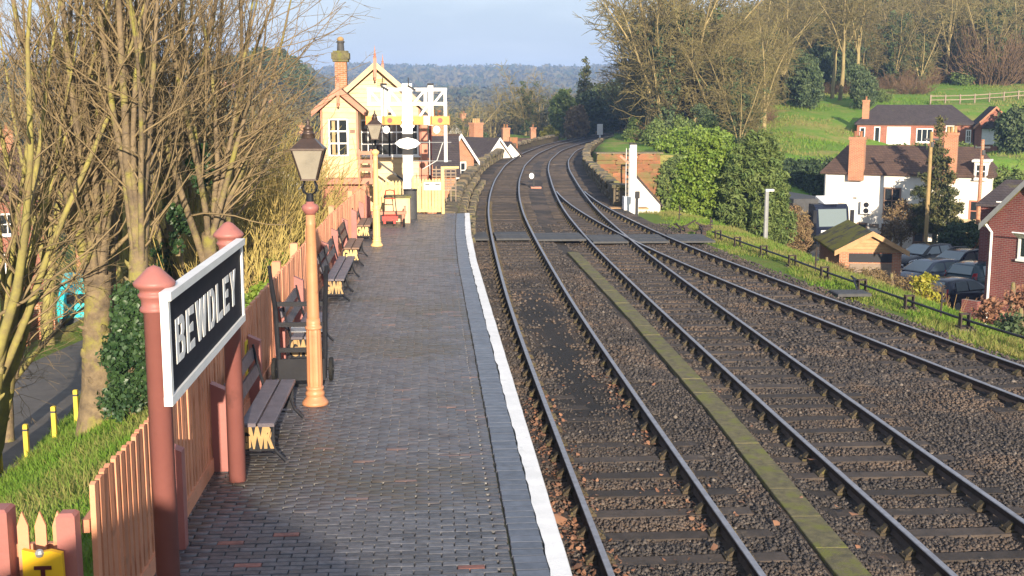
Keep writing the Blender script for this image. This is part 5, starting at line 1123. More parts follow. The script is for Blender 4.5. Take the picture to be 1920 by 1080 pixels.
house('chimney_cottage', 'low cottage with twin-pot chimney beyond the left parapet', 'house', (6.6, 128, -6.5), R(12), 3, 5, 5.3, 1.4, M['brick_orange'], M['tile_brown'], chims=[(2.3, 2.0, .8, .6, 5.6, 8.5, 2)])
house('far_chimney_cottage', 'far cottage with pale chimney beyond the curve', 'house', (11.2, 150, -6.5), R(8), 3.5, 5, 5.2, 1.4, M['render_white'], M['tile_brown'], chims=[(2.6, 2.5, .7, .6, 5.6, 8.1, 1)])
# brick houses seen through the left trees
house('brick_house_by_lane', 'red brick house behind the bare trees on the far left', 'house', (-28.5, 62, -5.6), R(32), 8.5, 7, 5.2, 2.4, M['brick_wall'], M['tile_brown'], wins=[(5.6, 1.0, 1.3, 1.2, dict(rows_=2, cols=3)), (3.0, 3.2, 1.2, 1.1, dict(rows_=2, cols=3)), (6.3, 3.2, 1.2, 1.1, dict(rows_=2, cols=3)), (1.4, 1.0, 1.2, 1.1)], chims=[(7.4, 3.5, .9, .6, 6.4, 8.8, 2)])
house('grey_roof_house', 'brown-roofed brick house farther down the lane', 'house', (-22, 74, -6.2), R(6), 8, 7, 5.0, 2.6, M['brick_orange'], M['slate'], wins=[(2, 3.2, 1.1, 1.1), (5.5, 3.2, 1.1, 1.1)], chims=[(1.0, 3.5, .8, .6, 6, 8.4, 2)])
house('white_porch_house', 'white house glimpsed through the twigs left of the lamp', 'house', (-9.5, 58, -5.5), R(10), 3.6, 4.5, 5.6, 1.8, M['render_white'], M['slate'], ridge='y', rake=M['white'], wins=[(1.8, 4.0, 1.1, 1.2, dict(rows_=2, cols=2))])
hr = random.Random(5)
for k_, (px, r_, lab, mw) in enumerate(((420, 330, 'pink-roofed house high on the left hillside by the pines', 'render_white'), (385, 345, 'pale house with red roof left of the pine clump', 'brick_orange'), (450, 300, 'orange brick house below the pine clump', 'brick_orange'), (275, 320, 'white house on the hillside, seen between stems', 'render_white'), (300, 350, 'terracotta house high between bare stems', 'brick_wall'), (180, 330, 'red-roofed house near the top of the left hill', 'render_white'), (130, 350, 'brick house at the top of the left hill', 'brick_wall'), (60, 300, 'white-walled house far up at the left edge', 'render_white'), (15, 330, 'brown house at the far left edge', 'brick_orange'), (500, 260, 'low house at the foot of the pines', 'render_white'), (520, 200, 'brick house in the valley left of the signal box', 'brick_orange'), (350, 220, 'cottage in the valley behind the bare trees', 'render_white'), (220, 240, 'brick terrace behind the bare trees', 'brick_wall'), (565, 170, 'cottage roof behind the lamp', 'brick_orange'), (875, 190, 'pale greenhouse roof beyond the orange cottage', 'render_white'), (910, 420, 'small white farmhouse on the far slope', 'render_white'))):
    az = math.atan((px - 960) / 2200) + math.atan(154 / 2200); x, y = r_ * math.sin(az), r_ * math.cos(az)
    house('hillside_house', lab, 'house', (x, y, gz(x, y) - .6), hr.uniform(-.5, .5), hr.uniform(7, 11), 7, 4.6, 2.6, M[mw], M[hr.choice(['tile_brown', 'slate', 'brick_orange'])], wins=[(2, 2.6, 1.3, 1.2), (5, 2.6, 1.3, 1.2), (2, .4, 1.3, 1.2), (5, .4, 1.3, 1.2)], chims=[(1.2, 3.5, .8, .7, 5.5, 8.3, 2)], group='houses on the left hillside')
# unseen canopy added behind the camera: it throws the long shade over the near platform
cn = thing('shade_canopy', 'unseen canopy added behind the camera to shade the platform', 'canopy', (-.75, -6, PZ))
part('canopy_roof', MB().prism([(-1.7, 3.7), (0, 4.5), (1.7, 3.7), (1.7, 3.3), (-1.7, 3.3)], -16, 0, 'y'), M['slate'], cn); part('end_wall', MB().b2(-1.5, 1.5, -15.8, -15.6, 0, 3.3), M['brick_orange'], cn)
for y in (-1, -8, -15): part('column', MB().lathe([(.12, 0), (.08, .4), (.07, 3.3)], 12, (-1.3, y, 0)), M['dark_stone'], cn); part('column', MB().lathe([(.12, 0), (.08, .4), (.07, 3.3)], 12, (1.3, y, 0)), M['dark_stone'], cn)

# ------------------------------------------------------------------ vehicles and yard things
def car(label, loc, rz, paint, s=1.0, rails=False):
    c = thing('parked_car', label, 'car', loc, rz, 'cars parked in the yard'); c.scale = (s, s, s)
    stn = [(1.97, .55, .34, .45, .52), (1.90, .68, .26, .52, .62), (1.72, .77, .22, .60, .72), (1.3, .83, .20, .68, .85), (.9, .86, .2, .74, .94), (0, .87, .2, .78, .96), (-1.2, .87, .2, .80, .99), (-1.72, .83, .24, .82, 1.0), (-1.92, .74, .30, .76, .97), (-1.98, .62, .36, .66, .86)]
    mb = MB(); vv = []
    for (x, w, zb, zs, zt) in stn: vv += [(x, -w * .88, zb), (x, -w, zb + .12), (x, -w, zs), (x, -w * .92, zt - .02), (x, -w * .5, zt + .015), (x, w * .5, zt + .015), (x, w * .92, zt - .02), (x, w, zs), (x, w, zb + .12), (x, w * .88, zb)]
    n = 10
    ff = [(i * n + k, i * n + (k + 1) % n, (i + 1) * n + (k + 1) % n, (i + 1) * n + k) for i in range(len(stn) - 1) for k in range(n)] + [tuple(range(n))[::-1], tuple(range((len(stn) - 1) * n, len(stn) * n))]
    mb.add(vv, ff)
    cab = [(1.05, .78, .95), (.62, .72, 1.20), (.22, .64, 1.40), (-.2, .62, 1.465), (-.8, .61, 1.475), (-1.4, .60, 1.44), (-1.62, .60, 1.38), (-1.93, .68, 1.0)]
    vv = []
    for (x, w, zt) in cab: vv += [(x, -.82, .92), (x, -w - (zt < 1) * .03, zt - .04), (x, -w * .75, zt), (x, w * .75, zt), (x, w + (zt < 1) * .03, zt - .04), (x, .82, .92)]
    n = 6; mb.add(vv, [(i * n + k, i * n + k + 1, (i + 1) * n + k + 1, (i + 1) * n + k) for i in range(len(cab) - 1) for k in range(n - 1)])
    part('body', mb, paint, c, smooth=True)
    def P(x, w, zt, f): return lambda s_: (x, s_ * (.82 + (w - .82) * f + .012), .92 + (zt - .04 - .92) * f)
    for s_ in (-1, 1):
        for (xa, xb, xc, xd) in (((.78), (-.35), (-.35), (.16)), ((-.45), (-1.25), (-1.15), (-.45))):
            q = [(xa, s_ * .822, .97), (xb, s_ * .822, .97), (xc, s_ * .655, 1.36), (xd, s_ * .66, 1.36)]
            part('side_window', MB().add(q, [(0, 1, 2, 3)]), M['glass_blue'], c)
        hl = part('headlight', MB().add([(1.93, s_ * .62, .56), (1.62, s_ * .815, .66), (1.55, s_ * .80, .77), (1.86, s_ * .60, .67), (1.97, s_ * .6, .60)], [(0, 1, 2, 3), (0, 3, 4)]), M['lens'], c)
        part('tail_light', MB().add([(-1.99, s_ * .60, .74), (-1.86, s_ * .81, .78), (-1.80, s_ * .80, 1.12), (-1.93, s_ * .66, 1.10)], [(0, 1, 2, 3)]), M['tail'], c)
        part('wing_mirror', MB().sphere((.72, s_ * .95, 1.0), .09, 8, (.7, 1, .7)), paint, c)
        for x in (1.22, -1.22):
            w = part('wheel', MB().wheel((x, s_ * .79, .30), .30, .2, 'y', 18), M['tyre'], c)
            rm = MB().wheel((x, s_ * .885, .30), .19, .02, 'y', 14)
            part('rim', rm, M['alloy'], w)
        if rails: part('roof_rail', MB().tube([(.1, s_ * .56, 1.46), (-.5, s_ * .56, 1.52), (-1.4, s_ * .54, 1.47)], .022, 6), M['alloy'], c)
    part('windscreen', MB().add([(1.0, -.70, .985), (1.0, .70, .985), (.26, .56, 1.405), (.26, -.56, 1.405)], [(0, 1, 2, 3)]), M['glass_blue'], c)
    part('rear_window', MB().add([(-1.95, -.56, 1.03), (-1.95, .56, 1.03), (-1.66, .5, 1.38), (-1.66, -.5, 1.38)], [(3, 2, 1, 0)]), M['glass_blue'], c)
    part('grille', MB().b2(1.9, 1.985, -.5, .5, .36, .46), M['black'], c); part('number_plate', MB().b2(1.985, 1.995, -.26, .26, .37, .45), M['white'], c)
    return c
car('black hatchback parked nearest the garage, nose towards the track', (27.7, 63.7, -4.58), R(207), M['car_black'])
car('black estate with silver roof rails parked in the middle', (28.0, 60.1, -4.58), R(210), M['car_blue'], 1.06, True)
car('dark teal car parked nose away beside the maroon house', (27.2, 55.6, -4.58), R(34), M['car_teal'], 1.08)
car('grey car mostly hidden behind the yellow bush', (25.0, 57.0, -4.58), R(205), M['car_grey'])
car('dark blue car low behind the bank by the drainpipe', (24.0, 51.2, -4.58), R(28), M['car_blue'])
# lorry
lo = thing('lorry', 'dark lorry with box body parked behind the garage', 'lorry', (25.4, 72.2, -4.6), R(8))
part('box_body', MB().b2(-2.2, .25, 1.2, 8, .9, 3.25), M['grey_dark'], lo)
part('cab', MB().prism([(0, .55), (0, 1.5), (.25, 2.75), (.5, 2.95), (1.9, 2.95), (1.9, .55)], -1.15, 1.1, 'x'), M['car_blue'], lo)
part('windscreen', MB().add([(-.98, -.02, 1.58), (.93, -.02, 1.58), (.93, .20, 2.66), (-.98, .20, 2.66)], [(0, 1, 2, 3)]), M['glass_blue'], lo)
part('front_panel', MB().b2(-.85, .8, -.06, -.002, .75, 1.35), M['lens'], lo); part('wind_deflector', MB().prism([(.3, 2.97), (1.6, 3.4), (1.7, 2.97)], -.5, .45, 'x'), M['white'], lo)
for s_ in (-1.3, 1.25): part('mirror', MB().b2(s_ - .12, s_ + .12, -.05, .05, 1.8, 2.6), M['black'], lo)
for x in (-1.0, .75):
    for y in (.9, 6.5): part('wheel', MB().wheel((x, y, .48), .48, .28), M['tyre'], lo)
# poles
def pole(label, x, y, z0, z1, m_, cat='pole', arms=True, name='telegraph_pole'):
    p = thing(name, label, cat, (x, y, z0)); part('shaft', MB().tube([(0, 0, 0), (0, 0, z1 - z0)], [.13, .10], 8), m_, p)
    if arms: part('cross_arm', MB().b2(-.45, .45, -.05, .05, z1 - z0 - .5, z1 - z0 - .4).b2(-.05, .12, -.15, -.05, z1 - z0 - .9, z1 - z0 - .6), M['grey_dark'], p)
    return p
pole('pale telegraph pole in front of the white house', 29.7, 68.2, -4.6, 3.0, M['pole'])
pole('brown telegraph pole right of the white house', 31.8, 66.0, -4.6, 2.6, M['brick_orange'])
yl = pole('slim grey yard lamp pole behind the bank', 16.1, 55.2, -4.0, .55, M['metal_grey'], 'lamp post', False, 'yard_lamp'); part('lamp_head', MB().b2(-.08, .32, -.1, .1, 4.5, 4.6), M['white'], yl)
bfn = thing('board_fence', 'weathered board fence at the back of the car yard', 'fence', (30.6, 67.0, -4.6), R(-25))
for k_ in range(14): part('fence_board', MB().box((k_ * .235 + .11, 0, .75), (.228, .03, 1.5)), M['wood_fence'], bfn)
for x in (0, 1.65, 3.3): part('fence_post', MB().b2(x - .06, x + .06, -.1, -.02, 0, 1.6), M['wood_fence'], bfn)
hf = thing('paddock_rail', 'rail fence running up the grassy hillside', 'fence')
for k_ in range(8):
    x, y = 58 + k_ * 1.9, 134 + .3 * k_; part('fence_post', MB().b2(x - .07, x + .07, y - .07, y + .07, gz(x, y) - .2, gz(x, y) + 1.1), M['wood_fence'], hf)
    x2, y2 = x + 1.9, y + .3
    for q in (.5, .95): part('fence_rail', MB().bar((x, y, gz(x, y) + q), (x2, y2, gz(x2, y2) + q), .06, .1), M['wood_fence'], hf)
for k_, (x, y) in enumerate(((21.5, 140), (20.6, 133))): pass
gp = thing('line_side_posts', 'pale post and rail by the line where it bends away', 'fence')
for k_ in range(4):
    x, y = 26.5 + 1.3 * k_, 150 + .4 * k_; part('fence_post', MB().b2(x - .08, x + .08, y - .08, y + .08, .5, 2.4 - .3 * k_), M['pole'], gp)
# ------------------------------------------------------------------ left: lane side
for k_, (x, y) in enumerate(((-8.42, 22.7), (-8.2, 23.6), (-7.95, 24.6), (-7.75, 25.5), (-7.55, 26.4))):
    o = thing('marker_post', ['yellow marker post nearest the left edge', 'second yellow marker post along the lane', 'third yellow marker post, middle of the row', 'fourth yellow marker post along the lane', 'yellow marker post half hidden by the ivy trunk'][k_], 'post', (x, y, gz(x, y) - .1), 0, 'yellow posts along the lane')
    part('post', MB().box((0, 0, .42), (.09, .09, .84), None, .015), M['post_yellow'], o); part('band', MB().b2(-.047, .047, -.047, .047, .70, .74), M['grey_dark'], o)
bw = thing('brick_pier_wall', 'red brick piers and rails along the far side of the lane', 'wall')
for k_ in range(8):
    y = 33 + k_ * 1.6; x = -14.0 - .02 * k_; z = gz(x, y); part('pier', MB().b2(x - .17, x + .17, y - .17, y + .17, z - .2, z + 1.25).b2(x - .21, x + .21, y - .21, y + .21, z + 1.25, z + 1.33), M['brick_orange'], bw)
    if k_ < 7: part('panel', MB().b2(x - .05, x + .05, y + .17, y + 1.43, z, z + .85), M['brick_wall'], bw)
vn = thing('covered_vehicle', 'parked vehicle under a bright turquoise cover beside the lane', 'vehicle', (-13.6, 46.3, float(lane_z(46.3)) + .08), R(15))
mb = MB(); vv = []; prof = [(-2.0, .75, .7), (-1.95, .85, 1.5), (-1.3, .8, 1.95), (0, .8, 2.05), (.7, .78, 1.9), (1.3, .85, 1.25), (1.9, .85, 1.05), (2.05, .75, .65)]
for (y, w, z) in prof: vv += [(-w, y * .95, .45), (-w * 1.02, y, z * .7), (-w * .75, y, z), (w * .75, y, z), (w * 1.02, y, z * .7), (w, y * .95, .45)]
mb.add(vv, [(i * 6 + k, i * 6 + k + 1, (i + 1) * 6 + k + 1, (i + 1) * 6 + k) for i in range(len(prof) - 1) for k in range(5)] + [tuple(range(6))[::-1], tuple(range(42, 48))]); part('cover', mb, M['turquoise'], vn, smooth=True)
part('window', MB().b2(-.5, .55, -2.03, -2.0, 1.15, 1.5), M['glass'], vn)
for x in (-.72, .72):
    for y in (-1.35, 1.35): part('wheel', MB().wheel((x, y, .32), .32, .2), M['tyre'], vn)
part('bumper', MB().b2(-.8, .8, -2.1, -1.95, .35, .6), M['grey_dark'], vn)
car('dark car parked beyond the turquoise vehicle', (-11.6, 47.5, float(lane_z(47.5)) + .08), R(95), M['car_black'])

# ------------------------------------------------------------------ vegetation
class Branches:
    def __init__(s): s.g = {}
    def add(s, pts, rad, n): s.g.setdefault((len(pts), n), []).append((pts, rad))
    def build(s, name, mats, mi_fn=None):
        VV, FF, off = [], [], 0
        for (k, n), lst in s.g.items():
            P = np.array([a for a, b in lst], float); Rr = np.array([b for a, b in lst], float); m = len(lst)
            T = np.empty_like(P); T[:, 1:-1] = P[:, 2:] - P[:, :-2]; T[:, 0] = P[:, 1] - P[:, 0]; T[:, -1] = P[:, -1] - P[:, -2]
            T /= np.linalg.norm(T, axis=-1, keepdims=True) + 1e-9
            ref = np.where(np.abs(T[:, :1, 2:3]) > .8, np.array([1., 0, 0]), np.array([0, 0, 1.])); ref = np.repeat(ref, k, 1)
            U = np.cross(T, ref); U /= np.linalg.norm(U, axis=-1, keepdims=True) + 1e-9; W = np.cross(U, T)
            a = np.arange(n) * 2 * PI / n
            Q = P[:, :, None] + Rr[:, :, None, None] * (U[:, :, None] * np.cos(a)[None, None, :, None] + W[:, :, None] * np.sin(a)[None, None, :, None])
            base = (np.arange(m) * k * n)[:, None, None] + (np.arange(k - 1) * n)[None, :, None] + np.arange(n)[None, None, :]
            nxt = (np.arange(m) * k * n)[:, None, None] + (np.arange(k - 1) * n)[None, :, None] + ((np.arange(n) + 1) % n)[None, None, :]
            FF.append((np.stack([base, nxt, nxt + n, base + n], -1).reshape(-1, 4)) + off); VV.append(Q.reshape(-1, 3)); off += Q.size // 3
        return npmesh(name, np.concatenate(VV), np.concatenate(FF), mats, smooth=True)
def rot_dir(d, ang, r):
    """a direction at angle ang from d, at random azimuth"""
    d = np.array(d) / np.linalg.norm(d); a = np.cross(d, [r.gauss(0, 1), r.gauss(0, 1), r.gauss(0, 1)]); a /= np.linalg.norm(a) + 1e-9
    return d * math.cos(ang) + a * math.sin(ang)
def limb(p, d, L, r0, r1, k, r, wob=.12, up=.05, droop=0.0):
    pts = [np.array(p, float)]; d = np.array(d, float); d /= np.linalg.norm(d)
    for i in range(k - 1):
        d = d + np.array([r.gauss(0, wob), r.gauss(0, wob), r.gauss(0, wob) + up - droop * i / k]); d /= np.linalg.norm(d)
        pts.append(pts[-1] + d * L / (k - 1))
    t = np.linspace(0, 1, k); return np.array(pts), r0 + (r1 - r0) * t, d
def at_t(pts, t):
    i = min(int(t * (len(pts) - 1)), len(pts) - 2); f = t * (len(pts) - 1) - i
    return pts[i] * (1 - f) + pts[i + 1] * f, pts[i + 1] - pts[i]
def bare_tree(seed, trunk_h, trunk_r, stems, stem_h, lean, subs, twigs, twig_len, spread=.35, upt=.07, sub_len=.45, cuts=False, bias=None, tr_min=.004, lean_dir=(0, 0, 0), droop=0.0, wide=0.0):
    """returns (trunk Branches, crown Branches)"""
    r = random.Random(seed); A, B = Branches(), Branches()
    P, rad, d = limb((0, 0, -.3), (lean_dir[0], lean_dir[1], 1), trunk_h + .3, trunk_r * 1.25, trunk_r * .85, 7, r, .06, .1)
    rad = rad * (1 + .12 * np.array([r.uniform(-1, 1) for _ in rad])); rad[0] *= 1.12; A.add(P, rad, 12)
    for q in range(int(trunk_r > .165 and twig_len < 1.2) * 16):     # knots and burrs
        bp, bd = at_t(P, r.uniform(.15, 1)); a = r.uniform(0, 6.28); o = np.array([math.cos(a), math.sin(a), 0]) * trunk_r * .8; K, kr, _ = limb(bp + o, o + np.array([0, 0, .1]), trunk_r * r.uniform(.4, .8), trunk_r * r.uniform(.25, .45), .01, 4, r, .2, .1); A.add(K, kr, 7)
    for s in range(stems):
        az = s * 2 * PI / stems + r.uniform(-.5, .5); l = lean * r.uniform(.4, 1.25)
        dv = (math.sin(l) * math.cos(az) + lean_dir[0] * r.random(), math.sin(l) * math.sin(az), math.cos(l)); sp, _ = at_t(P, r.uniform(.6, .98))
        L = stem_h * r.uniform(.65, 1.1); r0 = trunk_r * r.uniform(.30, .55)
        S, sr, _ = limb(sp, dv, L, r0, r0 * .16, 10, r, .05, upt); A.add(S, sr, 8)
        for q in range(subs):
            t = .12 + .86 * (q + r.random()) / subs; bp, bd = at_t(S, t)
            dv = rot_dir(bd, (r.uniform(.4, 1.15) + wide * .6) * (1 - .35 * t), r)
            if bias is not None: dv = dv + np.array(bias) * r.random()
            L2 = L * sub_len * (1.1 - .75 * t) * r.uniform(.5, 1.2); q0 = max(.008, r0 * (1 - .85 * t) * r.uniform(.25, .5))
            U, ur, _ = limb(bp, dv, L2, q0, max(tr_min, q0 * .25), 7, r, .13, upt * .9, droop); B.add(U, ur, 4 if q0 < .03 else 5)
            for w in range(twigs):
                t2 = .15 + .83 * (w + r.random()) / twigs; tp, td = at_t(U, t2)
                dv = rot_dir(td, r.uniform(.3 + wide, .95 + wide), r); L3 = twig_len * r.uniform(.4, 1.2) * (1.15 - .5 * t2)
                Tw, tr, _ = limb(tp, dv, L3, max(tr_min, q0 * .30), tr_min * .55, 5, r, .16, upt, droop); B.add(Tw, tr, 3)
                for w2 in range(2):
                    vp, vd = at_t(Tw, r.uniform(.25, .9)); dv = rot_dir(vd, r.uniform(.3, .9), r)
                    V2, v2, _ = limb(vp, dv, L3 * r.uniform(.3, .65), tr_min * .9, tr_min * .4, 3, r, .12, upt); B.add(V2, v2, 3)
    return A, B
def leafmesh(name, P, size, m_, nrm=None, asp=.6, var=None, cup=.25, up=0.0):
    """a quad leaf (two bent halves) at each point"""
    n = len(P); N = nrs.randn(n, 3)
    if nrm is not None: N = N * .7 + nrm * 1.0
    N[:, 2] += up; N /= np.linalg.norm(N, axis=1, keepdims=True) + 1e-9
    A = np.cross(N, nrs.randn(n, 3)); A /= np.linalg.norm(A, axis=1, keepdims=True) + 1e-9; B = np.cross(N, A)
    s = (size * (.6 + .8 * nrs.rand(n)))[:, None]
    V = np.stack([P - A * s, P + B * s * asp + N * s * cup, P + A * s, P - B * s * asp + N * s * cup], 1).reshape(-1, 3)
    F = np.arange(n * 4).reshape(n, 4)
    F3 = np.concatenate([F[:, [0, 1, 2]], F[:, [0, 2, 3]]], 0)
    var = nrs.rand(n) if var is None else var
    return npmesh(name, V, F3, m_, attr=np.concatenate([var, var]))
def clumps(n_c, n_l, sampler, r_c, seed=0):
    """leaf points in clumps: sampler(n)->centres"""
    C = sampler(n_c); D = nrs.randn(n_c, n_l, 3); D /= np.linalg.norm(D, axis=-1, keepdims=True); D *= (nrs.rand(n_c, n_l, 1) ** .5)
    rr = r_c * (.55 + .9 * nrs.rand(n_c, 1, 1)); P = C[:, None] + D * rr * np.array([1, 1, .75])
    v = np.clip(np.repeat(nrs.rand(n_c, 1), n_l, 1) * .7 + nrs.rand(n_c, n_l) * .45 - .1, 0, 1)
    return P.reshape(-1, 3), v.ravel(), D.reshape(-1, 3)
def ell(c, r, shell=.55, top=1.0):
    def f(n):
        D = nrs.randn(n, 3); D /= np.linalg.norm(D, axis=1, keepdims=True); q = (shell + (1 - shell) * nrs.rand(n, 1)) ** .7
        P = D * q * np.array(r); return P + np.array(c)
    return f
def tree(name, label, loc, trunk_b, crown_b, mt, mc, rz=0, group=None, s=1.0):
    t = thing(name, label, 'tree', loc, rz, group); t.scale = (s, s, s)
    link('trunk', trunk_b.build('trunk', mt), t); link('crown', crown_b.build('crown', mc), t); return t

# big bare trees on the bank to the left
FT = [  # x, y, seed, trunk h, r, stems, stem h, lean, bark, label, bias
    (-8.7, 21.7, 1, 2.6, .23, 7, 9.0, .26, 'bark_green', 'bare lichen-green stemmed tree at the left edge', None),
    (-6.55, 22.6, 2, 3.1, .27, 8, 9.0, .20, 'bark', 'stout bare pollarded tree with knotted trunk beside the lane', None),
    (-5.35, 21.6, 3, 3.0, .19, 7, 9.0, .17, 'bark', 'bare tree rising out of the ivy-clad base', None),
    (-7.6, 28.5, 4, 3.4, .2, 6, 8.6, .2, 'bark_green', 'bare tree standing second row behind the knotted trunk', None),
    (-5.6, 26.5, 5, 3.0, .2, 7, 8.8, .20, 'bark', 'bare many-stemmed tree above the name board', (.5, -.05, .15)),
    (-4.55, 24.2, 6, 2.7, .17, 7, 7.4, .32, 'bark', 'bare tree arching twigs right towards the signal box', (.95, -.05, .05)),
    (-8.85, 22.6, 16, 3.0, .17, 7, 9.0, .16, 'bark_green', 'slender bare green-stemmed tree leaning in from the left edge', None),
    (-6.9, 25.2, 17, 3.4, .19, 8, 9.5, .13, 'bark', 'bare upright tree close behind the knotted trunk', None),
    (-6.3, 30.5, 18, 3.2, .19, 7, 8.5, .18, 'bark_green', 'bare tree farther down the bank left of the name board', None),
    (-4.9, 28.6, 19, 2.8, .2, 7, 7.0, .25, 'bark', 'small bare tree behind the arching tree', (.6, 0, .1)),
    (-13.3, 41.0, 7, 3.0, .2, 6, 8.5, .22, 'bark_green', 'bare green-barked tree on the far side of the lane', None),
]
for (x, y, sd, th, tr_, ns, sh, ln, bk_, lab, bias) in FT:
    A, B = bare_tree(100 + sd, th, tr_, ns + 1, sh, ln * .85, 12, 5, 1.1, sub_len=.40 if bias is None else .50, bias=bias, tr_min=.0055, upt=.06 if bias is None else .03, droop=.05 if bias else .02, lean_dir=(.42, .02, 0) if sd in (1, 16) else (0, 0, 0))
    tree('bare_tree', lab, (x, y, gz(x, y)), A, B, M[bk_], M['twig'], 0, 'bare trees on the bank')
# knotted low branches hanging across the lane
A, B = bare_tree(140, 1.6, .16, 6, 3.2, 1.0, 10, 7, .9, sub_len=.6, upt=.0, tr_min=.005, droop=.1)
tree('bare_tree', 'low spreading bare tree hanging over the lane', (-9.3, 25.5, gz(-9.3, 25.5)), A, B, M['bark'], M['twig'], .7, 'bare trees on the bank')
# ivy round the base of the trunk
iv = thing('ivy_bush', 'dark ivy smothering the tree base behind the name board', 'ivy', (-5.35, 21.4, gz(-5.35, 21.4)))
def cone(n):
    z = nrs.rand(n) ** .8 * 2.3; a = nrs.rand(n) * 6.28; rr = (.66 - .22 * z) * (.6 + .45 * nrs.rand(n)) * (1 + .3 * np.sin(a * 3 + z * 2)); return np.stack([rr * np.cos(a), rr * np.sin(a), z], -1)
P, v, D = clumps(560, 30, cone, .17); link('foliage', leafmesh('foliage', P, .047, M['ivy'], D, .8, v), iv); part('stem', MB().tube([(0, 0, -.2), (.05, 0, 1.4), (0, 0, 2.3)], [.24, .2, .12], 10), M['bark'], iv)
for k_, (x, y, z, lab) in enumerate(((-5.1, 24.0, 2.2, 'ivy patch climbing a bare stem above the name board'), (-4.7, 24.5, 3.4, 'higher ivy patch on a bare stem'), (-5.9, 26.3, 1.1, 'ivy clump behind the left sign post'))):
    o = thing('ivy_patch', lab, 'ivy', (x, y, z)); P, v, D = clumps(30, 22, ell((0, 0, 0), (.18, .18, .55)), .14); link('foliage', leafmesh('foliage', P, .05, M['ivy'], D, .8, v), o)
    part('stem', MB().tube([(0, 0, -.6), (.03, 0, 0), (0, 0, .6)], .05, 6), M['bark'], o)

# willow-like shrubs between the trees and the signal box
def shrub(seed, n, h, spread, m_, r0=.012, twigs=5, rad=.5):
    r = random.Random(seed); B = Branches()
    for i in range(n):
        a = r.uniform(0, 6.28); q = rad * math.sqrt(r.random()); l = spread * r.uniform(.2, 1.2)
        d = (math.sin(l) * math.cos(a), math.sin(l) * math.sin(a), math.cos(l)); L = h * r.uniform(.55, 1.1)
        P, rr, _ = limb((q * math.cos(a), q * math.sin(a), -.1), d, L, r0 * r.uniform(.6, 1.4), r0 * .4, 7, r, .15, .05); B.add(P, rr, 3)
        for w in range(twigs):
            tp, td = at_t(P, r.uniform(.2, .95)); Tw, tr, _ = limb(tp, rot_dir(td, r.uniform(.25, .8), r), L * r.uniform(.12, .35), r0 * .55, r0 * .35, 4, r, .14, .08); B.add(Tw, tr, 3)
    return B
SH = [(-5.2, 33.5, 8, 170, 5.2, .26, 'olive_twig', 'tall willow shoots behind the near lamp'), (-4.9, 30.5, 9, 150, 3.4, .55, 'olive_twig', 'spreading olive shrub behind the fence'), (-6.4, 35, 10, 150, 5.0, .55, 'olive_twig', 'olive thicket left of the near lamp'), (-5.6, 38.5, 11, 120, 4.2, .4, 'olive_twig', 'upright willow clump left of the signal box'), (-7.8, 40, 12, 140, 5.2, .6, 'twig', 'brown thicket down the bank'), (-4.6, 26.5, 13, 120, 2.6, .5, 'olive_twig', 'low shrub tight behind the fence'), (-9.5, 44, 14, 140, 5.5, .6, 'olive_twig', 'pale thicket above the lane'), (-7.2, 47, 15, 130, 5.0, .5, 'olive_twig', 'thicket at the corner of the signal box'), (-6.2, 30.2, 33, 140, 3.2, .8, 'twig', 'tangled brown shrub behind the name board'), (-12, 52, 34, 140, 6, .5, 'twig', 'brown thicket beyond the lane'), (-4.4, 37.5, 35, 150, 3.6, .6, 'olive_twig', 'golden shrub against the signal box store'), (-6.0, 41.5, 36, 160, 4.6, .6, 'olive_twig', 'golden thicket behind the willow shoots'), (-8.6, 36.0, 37, 150, 4.2, .7, 'olive_twig', 'golden thicket beside the lane trees')]
for (x, y, sd, n, h, sp, m_, lab) in SH:
    o = thing('shrub', lab, 'shrub', (x, y, gz(x, y)), 0, 'shrubs behind the fence'); link('shoots', shrub(sd, int(n * .8), h, sp, m_, r0=.019, twigs=6, rad=.8).build('shoots', M[m_]), o)
    part('stump', MB().lathe([(.30, -.3), (.26, .3), (.22, .6), (.05, .7)], 9), M['bark'], o)
for k_, (x, y, rx_, rz_, lab) in enumerate(((-3.35, 27.8, .8, .75, 'green bramble mound behind the fence'), (-3.25, 24.3, .7, .55, 'small green bush behind the fence'), (-4.2, 22.8, .8, .5, 'low green growth behind the name board'))):
    o = thing('bush', lab, 'bush', (x, y, gz(x, y) + .3)); P, v, D = clumps(150, 26, ell((0, 0, 0), (rx_, .9, rz_)), .17); link('foliage', leafmesh('foliage', P, .05, M['laurel'], D, .7, v), o); part('stem', MB().tube([(0, 0, -.6), (0, 0, .2)], .05, 6), M['bark'], o)

# grass tufts on the near bank and the right verge
def blades(X, Y, h, w):
    n = len(X); Z = ground(X, Y); a = nrs.rand(n) * 6.28; l = h * (.5 + nrs.rand(n)); t = nrs.randn(n, 2) * .45
    dx, dy = np.cos(a) * w, np.sin(a) * w
    V = np.stack([np.stack([X - dx, Y - dy, Z - .01], -1), np.stack([X + dx, Y + dy, Z - .01], -1), np.stack([X + t[:, 0] * l, Y + t[:, 1] * l, Z + l * (1 - .25 * np.abs(t[:, 0]))], -1)], 1)
    return V.reshape(-1, 3), np.arange(n * 3).reshape(n, 3)
n = 60000; Y = 8 + 22 * nrs.rand(n); X = -2.65 - 6.2 * nrs.rand(n); k = (X > -8.5) & (X > -.36 * Y - .6); V1, F1 = blades(X[k], Y[k], .07 + .14 * np.clip(vnoise(X[k], Y[k], .5, 21) + .3, 0, 1), .014)
n = 55000; Y = 17 + 40 * nrs.rand(n) ** 1.2; X = 10.9 + 3.2 * nrs.rand(n); lo_ = np.interp(Y, [10, 15, 20, 30, 40, 50, 57], [13.0, 12.3, 11.7, 10.85, 10.1, 9.6, 9.4]); X = lo_ + (14.0 - lo_) * nrs.rand(n) ** .8
